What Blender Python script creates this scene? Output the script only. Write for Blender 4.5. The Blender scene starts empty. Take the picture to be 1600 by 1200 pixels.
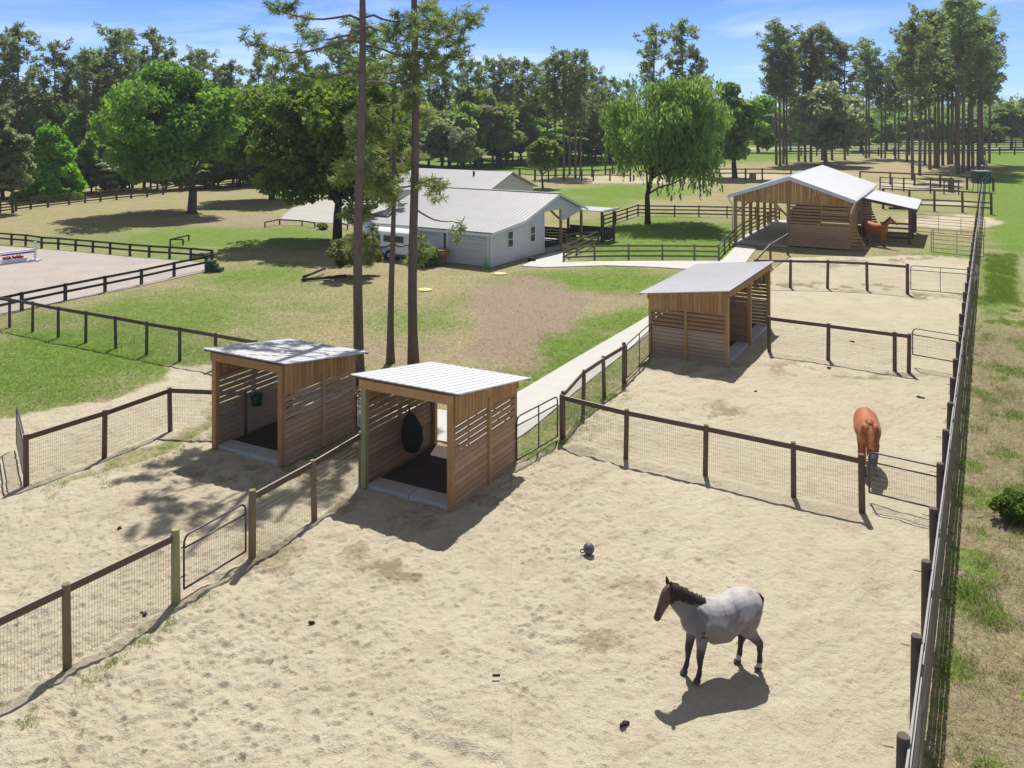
import bpy, math, random
import numpy as np
from mathutils import Vector
random.seed(7); RNG = np.random.default_rng(7)
SC = bpy.context.scene
COL = SC.collection
H, F, HY, CX = 9.5, 1325.0, 182.0, 800.0      # drone height and the photograph's focal length, in the pixels of the 1600 wide picture
def G(px, py, z=0.0):
    """point at height z seen at (px, py) of the photograph"""
    Y = F*(H-z)/(py-HY)
    return Vector(((px-CX)*Y/F, Y, z))
def zat(Y, py): return H-(py-HY)*Y/F
def V(x, y, z=0.0): return Vector((x, y, z))
PI = math.pi
# ------------------------------------------------------------------ materials
def nn(nt, t, **kw):
    n = nt.nodes.new(t)
    for k, v in kw.items():
        if k == 'ins':
            for a, b in v.items(): n.inputs[a].default_value = b
        else: setattr(n, k, v)
    return n
def new_mat(name):
    m = bpy.data.materials.new(name); m.use_nodes = True
    nt = m.node_tree; nt.nodes.clear()
    out = nn(nt, 'ShaderNodeOutputMaterial'); b = nn(nt, 'ShaderNodeBsdfPrincipled')
    nt.links.new(b.outputs[0], out.inputs[0])
    return m, nt, b, out
def mixc(nt, fac, a, b, mode='MIX'):
    n = nn(nt, 'ShaderNodeMix', data_type='RGBA', blend_type=mode)
    for sock, v in ((n.inputs[0], fac), (n.inputs[6], a), (n.inputs[7], b)):
        if hasattr(v, 'is_output') or isinstance(v, bpy.types.NodeSocket): nt.links.new(v, sock)
        else: sock.default_value = v if not isinstance(v, (tuple, list)) else (*v[:3], 1)
    return n.outputs[2]
def mth(nt, op, a, b=None, c=None, clamp=False):
    n = nn(nt, 'ShaderNodeMath', operation=op, use_clamp=clamp)
    for i, v in enumerate((a, b, c)):
        if v is None: continue
        if isinstance(v, bpy.types.NodeSocket): nt.links.new(v, n.inputs[i])
        else: n.inputs[i].default_value = v
    return n.outputs[0]
def noise(nt, vec, scale, detail=3, rough=.55, dist=0):
    n = nn(nt, 'ShaderNodeTexNoise', ins={'Scale': scale, 'Detail': detail, 'Roughness': rough, 'Distortion': dist})
    if vec is not None: nt.links.new(vec, n.inputs['Vector'])
    return n.outputs[0]
def ramp(nt, fac, lo, hi):
    n = nn(nt, 'ShaderNodeMapRange', ins={'From Min': lo, 'From Max': hi}); n.clamp = True
    nt.links.new(fac, n.inputs[0]); return n.outputs[0]
def mapping(nt, vec, sc):
    n = nn(nt, 'ShaderNodeMapping'); n.inputs['Scale'].default_value = sc
    nt.links.new(vec, n.inputs[0]); return n.outputs[0]
def attr(nt, name):
    return nn(nt, 'ShaderNodeAttribute', attribute_name=name)
def bump(nt, b, h, s, d=.02):
    n = nn(nt, 'ShaderNodeBump', ins={'Strength': s, 'Distance': d})
    nt.links.new(h, n.inputs['Height']); nt.links.new(n.outputs[0], b.inputs['Normal'])
def surf(name, c1, c2, rough=.7, nscale=5, stretch=(1, 1, 1), dark=.35, metal=0, bmp=.15, spec=.3, rnd=True):
    """two-tone surface: each board (face attribute rnd) has its own tone, plus blotchy wear"""
    m, nt, b, out = new_mat(name)
    tc = nn(nt, 'ShaderNodeTexCoord').outputs['Object']
    mp = mapping(nt, tc, stretch)
    n1 = noise(nt, mp, nscale, 5, .6); n2 = noise(nt, tc, nscale*.23, 2)
    if rnd:
        f = mth(nt, 'ADD', mth(nt, 'MULTIPLY', attr(nt, 'rnd').outputs['Fac'], .75), mth(nt, 'MULTIPLY', mth(nt, 'SUBTRACT', n2, .35), .8), clamp=True)
    else: f = ramp(nt, n2, .3, .7)
    c = mixc(nt, f, c1, c2)
    d = ramp(nt, n1, .35, .75)
    c = mixc(nt, mth(nt, 'MULTIPLY', d, dark), c, tuple(.45*x for x in c1))
    nt.links.new(c, b.inputs['Base Color'])
    b.inputs['Roughness'].default_value = rough; b.inputs['Metallic'].default_value = metal
    b.inputs['Specular IOR Level'].default_value = spec
    if bmp: bump(nt, b, n1, bmp)
    return m
def lit_top_board(name, face, top):
    """dark weathered board whose upper edges are coloured pale to stand in for sunlight"""
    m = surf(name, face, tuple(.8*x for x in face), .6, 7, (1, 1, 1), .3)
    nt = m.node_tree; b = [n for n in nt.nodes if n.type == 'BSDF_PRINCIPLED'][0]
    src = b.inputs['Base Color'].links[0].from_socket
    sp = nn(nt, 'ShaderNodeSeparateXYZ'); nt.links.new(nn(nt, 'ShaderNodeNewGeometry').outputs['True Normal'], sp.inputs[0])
    nt.links.new(mixc(nt, ramp(nt, sp.outputs[2], .6, .9), src, top), b.inputs['Base Color']); return m  # upward faces get the pale tone, sunlight put into the colour
def leaf_mat(name, c1, c2, trans=.35):
    m, nt, b, out = new_mat(name)
    r = attr(nt, 'rnd').outputs['Fac']
    oi = nn(nt, 'ShaderNodeObjectInfo').outputs['Random']
    c = mixc(nt, r, c1, c2)
    hs = nn(nt, 'ShaderNodeHueSaturation'); nt.links.new(c, hs.inputs['Color'])
    nt.links.new(mth(nt, 'ADD', .75, mth(nt, 'MULTIPLY', oi, .5)), hs.inputs['Value'])
    nt.links.new(mth(nt, 'ADD', .485, mth(nt, 'MULTIPLY', oi, .03)), hs.inputs['Hue'])
    c = hs.outputs[0]
    nt.links.new(c, b.inputs['Base Color']); b.inputs['Roughness'].default_value = .55
    b.inputs['Specular IOR Level'].default_value = .25
    t = nn(nt, 'ShaderNodeBsdfTranslucent')
    tg = nn(nt, 'ShaderNodeHueSaturation', ins={'Hue': .49, 'Saturation': 1.05, 'Value': 1.7}); nt.links.new(c, tg.inputs['Color']); nt.links.new(tg.outputs[0], t.inputs[0])
    mx = nn(nt, 'ShaderNodeMixShader', ins={0: trans})
    nt.links.new(b.outputs[0], mx.inputs[1]); nt.links.new(t.outputs[0], mx.inputs[2]); nt.links.new(mx.outputs[0], out.inputs[0])
    return m
M = {}
M['wood'] = surf('treated_wood', (.56, .32, .125), (.33, .17, .065), .75, 9, (1, 1, .3), .4)
M['wood_post'] = surf('post_wood', (.50, .31, .125), (.41, .245, .095), .8, 8, (2, 2, .3), .4)
M['wood_green'] = surf('fresh_treated_wood', (.34, .33, .16), (.30, .27, .13), .8, 8, (2, 2, .3), .3)
M['board'] = surf('slat_wood', (.43, .265, .135), (.29, .17, .085), .8, 9, (.5, .5, 2), .4)
M['grey_board'] = surf('weathered_board', (.49, .365, .255), (.33, .235, .16), .85, 9, (.5, .5, 2), .4)
M['rail'] = lit_top_board('fence_rail_wood', (.15, .092, .066), (.36, .29, .27))
M['low_board'] = surf('lower_wall_board', (.52, .335, .20), (.34, .205, .12), .85, 9, (.5, .5, 2), .4)
M['post'] = surf('fence_post_wood', (.17, .115, .08), (.13, .085, .055), .8, 7, (2, 2, .3), .4)
M['post_tan'] = surf('tan_post_wood', (.26, .19, .115), (.20, .14, .085), .8, 7, (2, 2, .3), .4)
M['post_dark'] = surf('grey_brown_post_wood', (.12, .09, .07), (.09, .07, .055), .75, 7, (2, 2, .3), .3)
M['bound_rail'] = lit_top_board('boundary_rail_wood', (.085, .075, .075), (.30, .285, .28))
M['black_fence'] = surf('dark_fence_paint', (.035, .03, .03), (.028, .024, .026), .55, 7, (1, 1, 1), .25)
M['brown_fence'] = surf('brown_fence_board', (.14, .10, .065), (.085, .06, .042), .75, 7, (1, 1, 1), .35)
M['grey_fence'] = surf('weathered_fence_board', (.21, .19, .135), (.16, .14, .095), .8, 7, (1, 1, 1), .35)
M['wire'] = surf('fence_wire', (.36, .31, .24), (.30, .26, .20), .5, 5, (1, 1, 1), .2, .3, 0)
M['gate'] = surf('dark_gate_steel', (.085, .075, .08), (.07, .06, .065), .4, 5, (1, 1, 1), .25, .3, 0, .5)
M['galv'] = surf('galvanised_steel', (.42, .43, .44), (.33, .34, .36), .4, 5, (1, 1, 1), .2, .6, 0, .5)
M['roof'] = surf('white_metal_roof', (.66, .66, .67), (.57, .57, .585), .42, 1.3, (1, 1, 1), .12, .0, 0, .5)
M['roof_bright'] = surf('bright_white_metal_roof', (.86, .86, .86), (.80, .80, .80), .4, 1.3, (1, 1, 1), .08, .0, 0, .5)
M['roof_grey'] = surf('grey_metal_roof', (.43, .43, .44), (.37, .37, .38), .5, .8, (1, 1, 1), .15, .0, 0, .5)
M['siding'] = surf('pale_siding', (.66, .655, .645), (.60, .595, .585), .6, 3, (1, 1, 1), .12)
M['trim'] = surf('white_trim', (.75, .75, .74), (.70, .70, .69), .5, 3, (1, 1, 1), .1)
M['garage'] = surf('garage_door_paint', (.58, .565, .54), (.54, .525, .50), .55, 3, (1, 1, 1), .1)
M['concrete'] = surf('concrete', (.53, .52, .495), (.455, .445, .42), .85, 1.5, (1, 1, 1), .18, 0, .1)
M['mat'] = surf('rubber_mat', (.05, .042, .035), (.075, .06, .045), .85, 4, (1, 1, 1), .3)
M['dark'] = surf('dark_interior', (.06, .05, .042), (.045, .04, .035), .85, 4, (1, 1, 1), .3)
M['glass'] = surf('window_glass', (.03, .035, .04), (.02, .025, .03), .08, 2, (1, 1, 1), .1, 0, 0, .7)
M['green_plastic'] = surf('dark_green_plastic', (.02, .06, .045), (.015, .05, .04), .4, 3, (1, 1, 1), .2)
M['cone'] = surf('bright_green_plastic', (.10, .50, .10), (.09, .45, .09), .4, 3, (1, 1, 1), .1)
M['tan_plastic'] = surf('tan_plastic', (.36, .23, .11), (.30, .19, .09), .55, 3, (1, 1, 1), .3)
M['ball'] = surf('dark_rubber', (.10, .105, .12), (.08, .085, .10), .45, 3, (1, 1, 1), .2, 0, 0, .4)
M['net'] = surf('black_netting', (.02, .022, .02), (.03, .03, .022), .8, 6, (1, 1, 1), .3)
M['white_paint'] = surf('white_paint', (.78, .78, .77), (.72, .72, .72), .35, 3, (1, 1, 1), .1, 0, 0, .5)
M['blue_paint'] = surf('blue_paint', (.06, .20, .50), (.05, .17, .44), .4, 3, (1, 1, 1), .1)
M['red'] = surf('red_petals', (.50, .05, .06), (.40, .04, .05), .6, 8, (1, 1, 1), .3)
M['yellow'] = surf('faded_yellow_lid', (.58, .55, .24), (.50, .47, .2), .7, 3, (1, 1, 1), .2)
M['manure'] = surf('manure', (.045, .03, .018), (.03, .02, .012), .9, 9, (1, 1, 1), .4)
M['bark'] = surf('pine_bark', (.235, .165, .125), (.15, .105, .082), .9, 7, (1.4, 1.4, .35), .75, 0, .7)
M['bark_grey'] = surf('grey_bark', (.125, .105, .085), (.09, .075, .06), .9, 5, (1.5, 1.5, .4), .5, 0, .4)
M['bark_dark'] = surf('dark_bark', (.06, .05, .042), (.04, .034, .03), .9, 5, (1.5, 1.5, .4), .4, 0, .4)
M['asphalt'] = surf('pale_road', (.44, .43, .40), (.38, .37, .35), .9, .5, (1, 1, 1), .2)
M['brick'] = surf('brown_brick', (.17, .11, .085), (.14, .09, .07), .85, 3, (1, 1, 1), .3)
M['shingle'] = surf('grey_shingle', (.16, .16, .17), (.12, .12, .13), .85, 2, (1, 1, 1), .3)
M['pine'] = leaf_mat('pine_needles', (.195, .25, .095), (.105, .15, .058), .6)
M['pine_olive'] = leaf_mat('olive_pine_needles', (.235, .265, .09), (.125, .155, .055), .52)
M['oak'] = leaf_mat('oak_leaves', (.20, .335, .055), (.055, .12, .022), .5)
M['bright'] = leaf_mat('bright_leaves', (.20, .42, .035), (.09, .22, .02), .5)
M['willow'] = leaf_mat('willow_leaves', (.24, .38, .10), (.12, .22, .05), .5)
M['mid'] = leaf_mat('mid_green_leaves', (.23, .33, .09), (.11, .18, .045), .6)
M['greyleaf'] = leaf_mat('grey_green_leaves', (.27, .31, .16), (.145, .18, .09), .56)
M['grass'] = leaf_mat('grass_blades', (.20, .31, .055), (.12, .21, .035), .35)
M['straw'] = leaf_mat('dry_straw', (.36, .28, .16), (.24, .18, .10), .2)
# ------------------------------------------------------------------ mesh builder
class MB:
    def __init__(s): s.v = []; s.f = []; s.r = []; s.sm = []
    def add(s, vs, fs, rnd=None, smooth=False):
        o = len(s.v); s.v += [tuple(v) for v in vs]
        r = random.random() if rnd is None else rnd
        for f in fs: s.f.append(tuple(i+o for i in f)); s.r.append(r); s.sm.append(smooth)
    def frame(s, o, ax, ay, az, rnd=None):
        """box from corner o along three edge vectors"""
        o = Vector(o); ax, ay, az = Vector(ax), Vector(ay), Vector(az)
        if ax.cross(ay).dot(az) < 0: ax, ay = ay, ax
        vs = [o, o+ax, o+ax+ay, o+ay, o+az, o+ax+az, o+ax+ay+az, o+ay+az]
        s.add(vs, [(0, 3, 2, 1), (4, 5, 6, 7), (0, 1, 5, 4), (1, 2, 6, 5), (2, 3, 7, 6), (3, 0, 4, 7)], rnd)
    def box(s, c, sx, sy, sz, u=None, rnd=None):
        """box centred on c in x and y, standing on c.z; u turns its x axis"""
        u = Vector((1, 0, 0)) if u is None else u.normalized(); v = Vector((-u.y, u.x, 0))
        s.frame(Vector(c)-u*sx/2-v*sy/2, u*sx, v*sy, (0, 0, sz), rnd)
    def bar(s, a, b, w, h, rnd=None, up=(0, 0, 1)):
        """beam of width w and height h whose axis runs a to b"""
        a, b = Vector(a), Vector(b); d = b-a
        sd = d.cross(Vector(up))
        if sd.length < 1e-5: sd = Vector((1, 0, 0))
        sd.normalize(); n = sd.cross(d).normalized()
        s.frame(a-sd*w/2-n*h/2, d, sd*w, n*h, rnd)
    def tube(s, pts, rad, seg=8, rnd=None, caps=True, smooth=True):
        pts = [Vector(p) for p in pts]; n = len(pts)
        if not hasattr(rad, '__len__'): rad = [rad]*n
        rings = []; ref = None
        for i, p in enumerate(pts):
            t = (pts[min(i+1, n-1)]-pts[max(i-1, 0)])
            if t.length < 1e-9: t = Vector((0, 0, 1))
            t.normalize()
            if ref is None: ref = Vector((1, 0, 0)) if abs(t.x) < .8 else Vector((0, 1, 0))
            a = (ref-t*ref.dot(t)).normalized(); ref = a; b = t.cross(a)
            rings.append([p+(a*math.cos(2*PI*k/seg)+b*math.sin(2*PI*k/seg))*rad[i] for k in range(seg)])
        vs = [v for r in rings for v in r]; fs = []
        for i in range(n-1):
            for k in range(seg):
                k2 = (k+1) % seg
                fs.append((i*seg+k, i*seg+k2, (i+1)*seg+k2, (i+1)*seg+k))
        r = random.random() if rnd is None else rnd
        s.add(vs, fs, r, smooth)
        if caps:
            o = len(s.v)-n*seg
            s.f.append(tuple(o+k for k in reversed(range(seg)))); s.r.append(r); s.sm.append(False)
            s.f.append(tuple(o+(n-1)*seg+k for k in range(seg))); s.r.append(r); s.sm.append(False)
    def ball(s, c, rx, ry, rz, seg=10, rings=7, rnd=None, jit=0):
        c = Vector(c); vs = [c+Vector((0, 0, -rz))]; fs = []
        for i in range(1, rings):
            t = PI*i/rings
            for k in range(seg):
                p = 2*PI*k/seg; j = 1+random.uniform(-jit, jit)
                vs.append(c+Vector((rx*math.sin(t)*math.cos(p)*j, ry*math.sin(t)*math.sin(p)*j, -rz*math.cos(t)*j)))
        vs.append(c+Vector((0, 0, rz))); L = len(vs)-1
        for k in range(seg):
            k2 = (k+1) % seg
            fs.append((0, 1+k2, 1+k))
            for i in range(rings-2): fs.append((1+i*seg+k, 1+i*seg+k2, 1+(i+1)*seg+k2, 1+(i+1)*seg+k))
            fs.append((L, 1+(rings-2)*seg+k, 1+(rings-2)*seg+k2))
        s.add(vs, fs, rnd, True)
    def prism(s, pts, d, rnd=None):
        """closed polygon pts swept along d"""
        pts = [Vector(p) for p in pts]; d = Vector(d); n = len(pts)
        nrm = Vector((0, 0, 0))
        for i in range(n): nrm += pts[i].cross(pts[(i+1) % n])
        if nrm.dot(d) > 0: pts = pts[::-1]
        vs = pts+[p+d for p in pts]
        fs = [tuple(range(n)), tuple(range(2*n-1, n-1, -1))]
        for i in range(n): j = (i+1) % n; fs.append((i, i+n, j+n, j))
        s.add(vs, fs, rnd)
    def build(s, name, mat, parent=None, loc=None):
        loc = Vector(loc) if loc is not None else (parent_loc(parent) if parent else Vector((0, 0, 0)))
        me = bpy.data.meshes.new(name)
        me.from_pydata([(v[0]-loc.x, v[1]-loc.y, v[2]-loc.z) for v in s.v], [], s.f)
        at = me.attributes.new('rnd', 'FLOAT', 'FACE'); at.data.foreach_set('value', s.r)
        me.polygons.foreach_set('use_smooth', s.sm)
        me.materials.append(mat); me.update()
        return link(name, me, parent, loc if parent is None else None)
def parent_loc(p):
    v = Vector((0, 0, 0))
    while p is not None: v += p.location; p = p.parent
    return v
def link(name, me, parent=None, loc=None):
    o = bpy.data.objects.new(name, me); COL.objects.link(o)
    if parent is not None: o.parent = parent
    if loc is not None: o.location = loc
    return o
def tag(o, label, cat, group=None, kind=None):
    if label: o['label'] = label
    if cat: o['category'] = cat
    if group: o['group'] = group
    if kind: o['kind'] = kind
    return o
def thing(name, loc, label, cat, group=None):
    o = bpy.data.objects.new(name, None); COL.objects.link(o); o.location = Vector(loc)
    o.empty_display_size = .2
    return tag(o, label, cat, group)
def copy_tree(o, parent=None):
    c = o.copy(); COL.objects.link(c)
    if parent is not None: c.parent = parent
    for ch in list(o.children): copy_tree(ch, c)
    return c
def np_mesh(name, verts, quads, rnd, mat, smooth=False):
    """mesh straight from numpy arrays (quads only)"""
    me = bpy.data.meshes.new(name); nq = len(quads)
    me.vertices.add(len(verts)); me.vertices.foreach_set('co', np.ascontiguousarray(verts, dtype=np.float32).ravel())
    me.loops.add(nq*4); me.loops.foreach_set('vertex_index', np.ascontiguousarray(quads, dtype=np.int32).ravel())
    me.polygons.add(nq); me.polygons.foreach_set('loop_start', np.arange(0, nq*4, 4, dtype=np.int32))
    if smooth: me.polygons.foreach_set('use_smooth', np.ones(nq, dtype=bool))
    me.update(calc_edges=True)
    if rnd is not None:
        at = me.attributes.new('rnd', 'FLOAT', 'FACE'); at.data.foreach_set('value', np.ascontiguousarray(rnd, dtype=np.float32))
    if mat is not None: me.materials.append(mat)
    return me
# ------------------------------------------------------------------ camera, sun, sky
cd = bpy.data.cameras.new('camera'); cam = bpy.data.objects.new('camera', cd); COL.objects.link(cam); SC.camera = cam
cam.location = (0, 0, H); cam.rotation_euler = (PI/2, 0, 0)
cd.sensor_fit = 'HORIZONTAL'; cd.sensor_width = 36; cd.lens = 36*F/1600
cd.shift_y = (HY-600)/1600; cd.clip_start = .1; cd.clip_end = 9000
SUN_EL, SUN_AZ = math.radians(60), math.atan2(.15, 1)       # azimuth measured from +Y towards +X
sd = bpy.data.lights.new('sun', 'SUN'); sun = bpy.data.objects.new('sun', sd); COL.objects.link(sun)
sd.energy = 3.9; sd.angle = math.radians(.5); sd.color = (1, .955, .88)
to_sun = Vector((math.sin(SUN_AZ)*math.cos(SUN_EL), math.cos(SUN_AZ)*math.cos(SUN_EL), math.sin(SUN_EL)))
sun.rotation_euler = to_sun.to_track_quat('Z', 'Y').to_euler(); sun.location = (0, 0, 60)
w = bpy.data.worlds.new('World'); SC.world = w; w.use_nodes = True
nt = w.node_tree; nt.nodes.clear()
wo = nn(nt, 'ShaderNodeOutputWorld'); bg = nn(nt, 'ShaderNodeBackground', ins={'Strength': .145})
sky = nn(nt, 'ShaderNodeTexSky'); sky.sky_type = 'NISHITA'; sky.sun_disc = False
sky.sun_elevation = SUN_EL; sky.sun_rotation = SUN_AZ; sky.altitude = 60; sky.air_density = 1.0; sky.dust_density = .25; sky.ozone_density = 2.5
tc = nn(nt, 'ShaderNodeTexCoord').outputs['Generated']
sx = nn(nt, 'ShaderNodeSeparateXYZ'); nt.links.new(tc, sx.inputs[0])
el = ramp(nt, sx.outputs[2], 0.015, .14)                       # clear band over the horizon
blue = mixc(nt, el, (1.5, 3.1, 5.9), (.16, 1.02, 4.3))
base = mixc(nt, mixc(nt, ramp(nt, sx.outputs[2], .16, .45), (.85,)*3, (.35,)*3), sky.outputs[0], blue)
mp = mapping(nt, tc, (1.2, 1.2, 10)); n1 = noise(nt, mp, 2.3, 6, .6, .4)
mp2 = mapping(nt, tc, (.6, .6, 4)); n2 = noise(nt, mp2, 3.1, 4, .55, .3)
cl = mth(nt, 'MULTIPLY', ramp(nt, n1, .45, .72), ramp(nt, n2, .4, .62))
fill_white = mth(nt, 'MULTIPLY', ramp(nt, sx.outputs[2], .2, .5), .62)   # white added to the sky above the frame to neutralise the fill light
cl = mth(nt, 'MAXIMUM', mth(nt, 'MULTIPLY', cl, .5), fill_white)
skc = mixc(nt, cl, base, (6.6, 6.5, 6.4))
dim = nn(nt, 'ShaderNodeVectorMath', operation='SCALE'); nt.links.new(skc, dim.inputs[0])
nt.links.new(mth(nt, 'SUBTRACT', 1.0, mth(nt, 'MULTIPLY', ramp(nt, sx.outputs[2], .13, .3), .72)), dim.inputs['Scale']); skc = dim.outputs[0]
nt.links.new(skc, bg.inputs[0]); nt.links.new(bg.outputs[0], wo.inputs[0])
SC.view_settings.view_transform = 'Standard'; SC.view_settings.look = 'None'
SC.view_settings.exposure = .62; SC.view_settings.gamma = 1; SC.view_settings.use_curve_mapping = False
SC.render.engine = 'CYCLES'; SC.cycles.max_bounces = 6; SC.cycles.transparent_max_bounces = 6
# ------------------------------------------------------------------ ground
def vnoise(x, y, s, seed):
    """value noise, vectorised"""
    g = np.random.default_rng(seed).random((257, 257)).astype(np.float32)
    u = x*s; v = y*s; iu = np.floor(u); iv = np.floor(v); fu = u-iu; fv = v-iv
    fu = fu*fu*(3-2*fu); fv = fv*fv*(3-2*fv)
    iu = iu.astype(int) % 256; iv = iv.astype(int) % 256
    return (g[iu, iv]*(1-fu)+g[iu+1, iv]*fu)*(1-fv)+(g[iu, iv+1]*(1-fu)+g[iu+1, iv+1]*fu)*fv
def sdist(x, y, poly):
    """signed distance to a polygon, positive inside"""
    ins = np.zeros(x.shape, bool); d2 = np.full(x.shape, 1e9, np.float32); n = len(poly)
    for i in range(n):
        ax, ay = poly[i][0], poly[i][1]; bx, by = poly[(i+1) % n][0], poly[(i+1) % n][1]
        ex, ey = bx-ax, by-ay; L = ex*ex+ey*ey+1e-12
        t = np.clip(((x-ax)*ex+(y-ay)*ey)/L, 0, 1)
        d2 = np.minimum(d2, (x-ax-t*ex)**2+(y-ay-t*ey)**2)
        if abs(ey) > 1e-9:
            ins ^= ((ay > y) != (by > y)) & (x < (bx-ax)*(y-ay)/ey+ax)
    d = np.sqrt(d2); return np.where(ins, d, -d)
def sstep(x, a, b):
    t = np.clip((x-a)/(b-a), 0, 1); return t*t*(3-2*t)
FENCE0 = V(5.05, 11); FDIR = V(.492, .871).normalized()      # the right boundary fence, which every paddock line follows
def fpt(Y): return V(FENCE0.x+(Y-FENCE0.y)*FDIR.x/FDIR.y, Y)
ys = np.concatenate([np.arange(1500, 1240, -6), np.arange(1240, 520, -1.25), np.arange(520, 300, -1.7), np.arange(300, 196, -1.6), np.arange(196, 183.2, -1.0)])
Yr = F*H/(ys-HY); Yr = np.concatenate([[-120, -40, -10, 3], Yr, [14000]])
xs = np.concatenate([np.arange(-2600, -500, 60), np.arange(-500, -40, 7), np.arange(-40, 1640, 1.55), np.arange(1640, 2100, 7), np.arange(2100, 4300, 60)])
Yc = np.maximum(Yr, 8.0)
GX = ((xs[None, :]-CX)/F)*Yc[:, None]; GY = np.repeat(Yr[:, None], len(xs), 1)
GX = GX.astype(np.float32); GY = GY.astype(np.float32)
PX = CX+GX*F/np.maximum(GY, .1); PY = HY+F*H/np.maximum(GY, .1)      # where each spot shows in the photograph, to author the patches
def wp(lst): return [tuple(G(a, b)[:2]) for a, b in lst]
f12, f40, f63 = fpt(5), fpt(40), fpt(57)
sand_main = [(-3, 3)]+[(f12.x, f12.y), (f40.x, f40.y), (f63.x, f63.y)]+wp([(1440, 398), (1345, 400), (1240, 402), (1205, 418), (1190, 470), (1030, 545), (1012, 560), (972, 602), (878, 690), (806, 728), (700, 715), (568, 716), (500, 716), (450, 712)])+wp([(345, 655), (262, 700), (160, 735), (40, 765), (-120, 800), (-300, 900)])+[(-14, 3)]
sand_left = wp([(-250, 670), (-40, 662), (70, 640), (150, 626), (225, 596), (262, 570), (340, 572), (345, 660), (262, 700), (160, 740), (40, 775), (-200, 840)])
nz = vnoise(GX, GY, .55, 1)-.5; nz2 = vnoise(GX, GY, 1.7, 2)-.5; nz3 = vnoise(GX, GY, .13, 3)-.5
wig = nz*1.2+nz2*.6
sm = sstep(sdist(GX, GY, sand_main)+wig*.45, -.15, .25)
sl = sstep(sdist(GX, GY, sand_left)+wig*1.1, -.5, .9)*.86
def ell(px, py, rx, ry, soft=.5):
    d = np.sqrt(((PX-px)/rx)**2+((PY-py)/ry)**2)+nz*.5+nz2*.25+nz3*.3
    return 1-sstep(d, 1-soft, 1+soft)
far_sand = np.maximum.reduce([ell(1490, 346, 70, 10)*.9, ell(1478, 318, 60, 4)*.5, ell(1420, 290, 95, 8)*.5, ell(1010, 283, 140, 4)*.55, ell(1085, 268, 80, 5)*.5, ell(960, 277, 60, 4)*.5,
    ell(1475, 425, 60, 18)*.9, ell(1180, 278, 70, 8)*.5, ell(870, 292, 110, 4)*.35])
keepout = 1-sstep(sdist(GX, GY, [tuple((fpt(y)+V(.35, -.2))[:2]) for y in (2, 20, 60)]+[(90, 60), (60, 2)]), -.15, .2)
sand = np.clip(np.maximum(np.maximum(sm, sl), far_sand)*np.where(GY < 64, keepout, 1), 0, 1)
grn = [(130, 545, 190, 52, 1), (30, 590, 110, 50, .9), (250, 500, 160, 40, .8), (210, 590, 70, 26, .5), (150, 352, 60, 5, .4), (320, 372, 170, 20, .9), (230, 372, 130, 20, .6), (130, 375, 120, 10, .6), (450, 366, 80, 14, .9), (420, 436, 90, 22, .9), (300, 470, 130, 18, .6), (500, 470, 130, 26, .45), (640, 500, 90, 30, .5),
       (740, 470, 60, 12, .6), (880, 440, 100, 18, 1), (960, 440, 110, 18, 1), (1010, 490, 60, 14, .6), (890, 545, 75, 50, .9), (950, 505, 70, 16, .9), (830, 590, 60, 30, .7), (980, 500, 50, 16, 1),
       (1020, 380, 130, 36, 1.3), (1050, 360, 110, 14, 1.3), (1110, 380, 40, 30, 1.2), (960, 300, 110, 13, 1.2), (920, 318, 60, 12, 1.1), (940, 250, 140, 14, 1.4), (1000, 246, 260, 9, 1.1), (700, 262, 200, 10, 1.1), (1200, 243, 60, 6, 1.2), (860, 262, 120, 10, 1.2),
       (1590, 300, 62, 70, 1.3), (1585, 250, 55, 16, 1.4), (1585, 360, 45, 40, 1.1), (1555, 415, 28, 26, .9), (1560, 450, 40, 60, .6), (1570, 640, 40, 70, .35), (1480, 395, 60, 14, .5), (1430, 318, 90, 16, .45), (1470, 400, 50, 7, .8), (850, 640, 45, 30, .5), (930, 640, 60, 30, .6),
       (840, 695, 40, 30, .5), (60, 735, 60, 14, .5), (110, 720, 50, 12, .35), (310, 725, 50, 12, .7), (300, 690, 60, 14, .3), (430, 700, 60, 18, .3), (60, 405, 260, 12, .8)]
green = np.zeros_like(GX)
for a, b, c, d, e in grn: green = np.maximum(green, ell(a, b, c, d, .6)*e)
grav = np.maximum.reduce([ell(830, 480, 105, 46, .55)*1.0, ell(790, 530, 62, 52, .5)*1., ell(920, 470, 100, 16, .6)*.7, ell(370, 345, 110, 10)*.7, ell(420, 318, 70, 8)*.5, ell(160, 372, 90, 6)*.3, ell(610, 545, 90, 26)*.55, ell(880, 287, 90, 6)*.4, ell(1575, 530, 40, 22)*.6, ell(1560, 680, 50, 90)*.4, ell(1540, 900, 70, 200)*.35, ell(600, 428, 170, 7)*.35])
out_d = (GX-FENCE0.x)*FDIR.y-(GY-FENCE0.y)*FDIR.x
strip = sstep(out_d, .1, .5)*(1-sstep(out_d, 14, 22))*(1-sstep(GY, 36, 50))
grav = np.maximum(grav*(1-strip), strip*.52)
spots = sstep(vnoise(GX, GY, 1.3, 61)+.35*(vnoise(GX, GY, 4, 62)-.5), .66, .78)
weedy = np.maximum(ell(1560, 425, 30, 26), ell(1556, 460, 24, 40)*.75)
green = np.where(strip > .3, np.maximum(np.maximum(spots*.95, weedy), .30), green); grav = grav*(1-.75*np.maximum(spots, weedy)*strip)
grav = np.clip(grav*np.where(GY > 9, 1, 0), 0, 1)
green = np.where(GY < 9, .25, green)
far = sstep(GY, 180, 260); green = np.maximum(green, far*.8)
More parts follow.
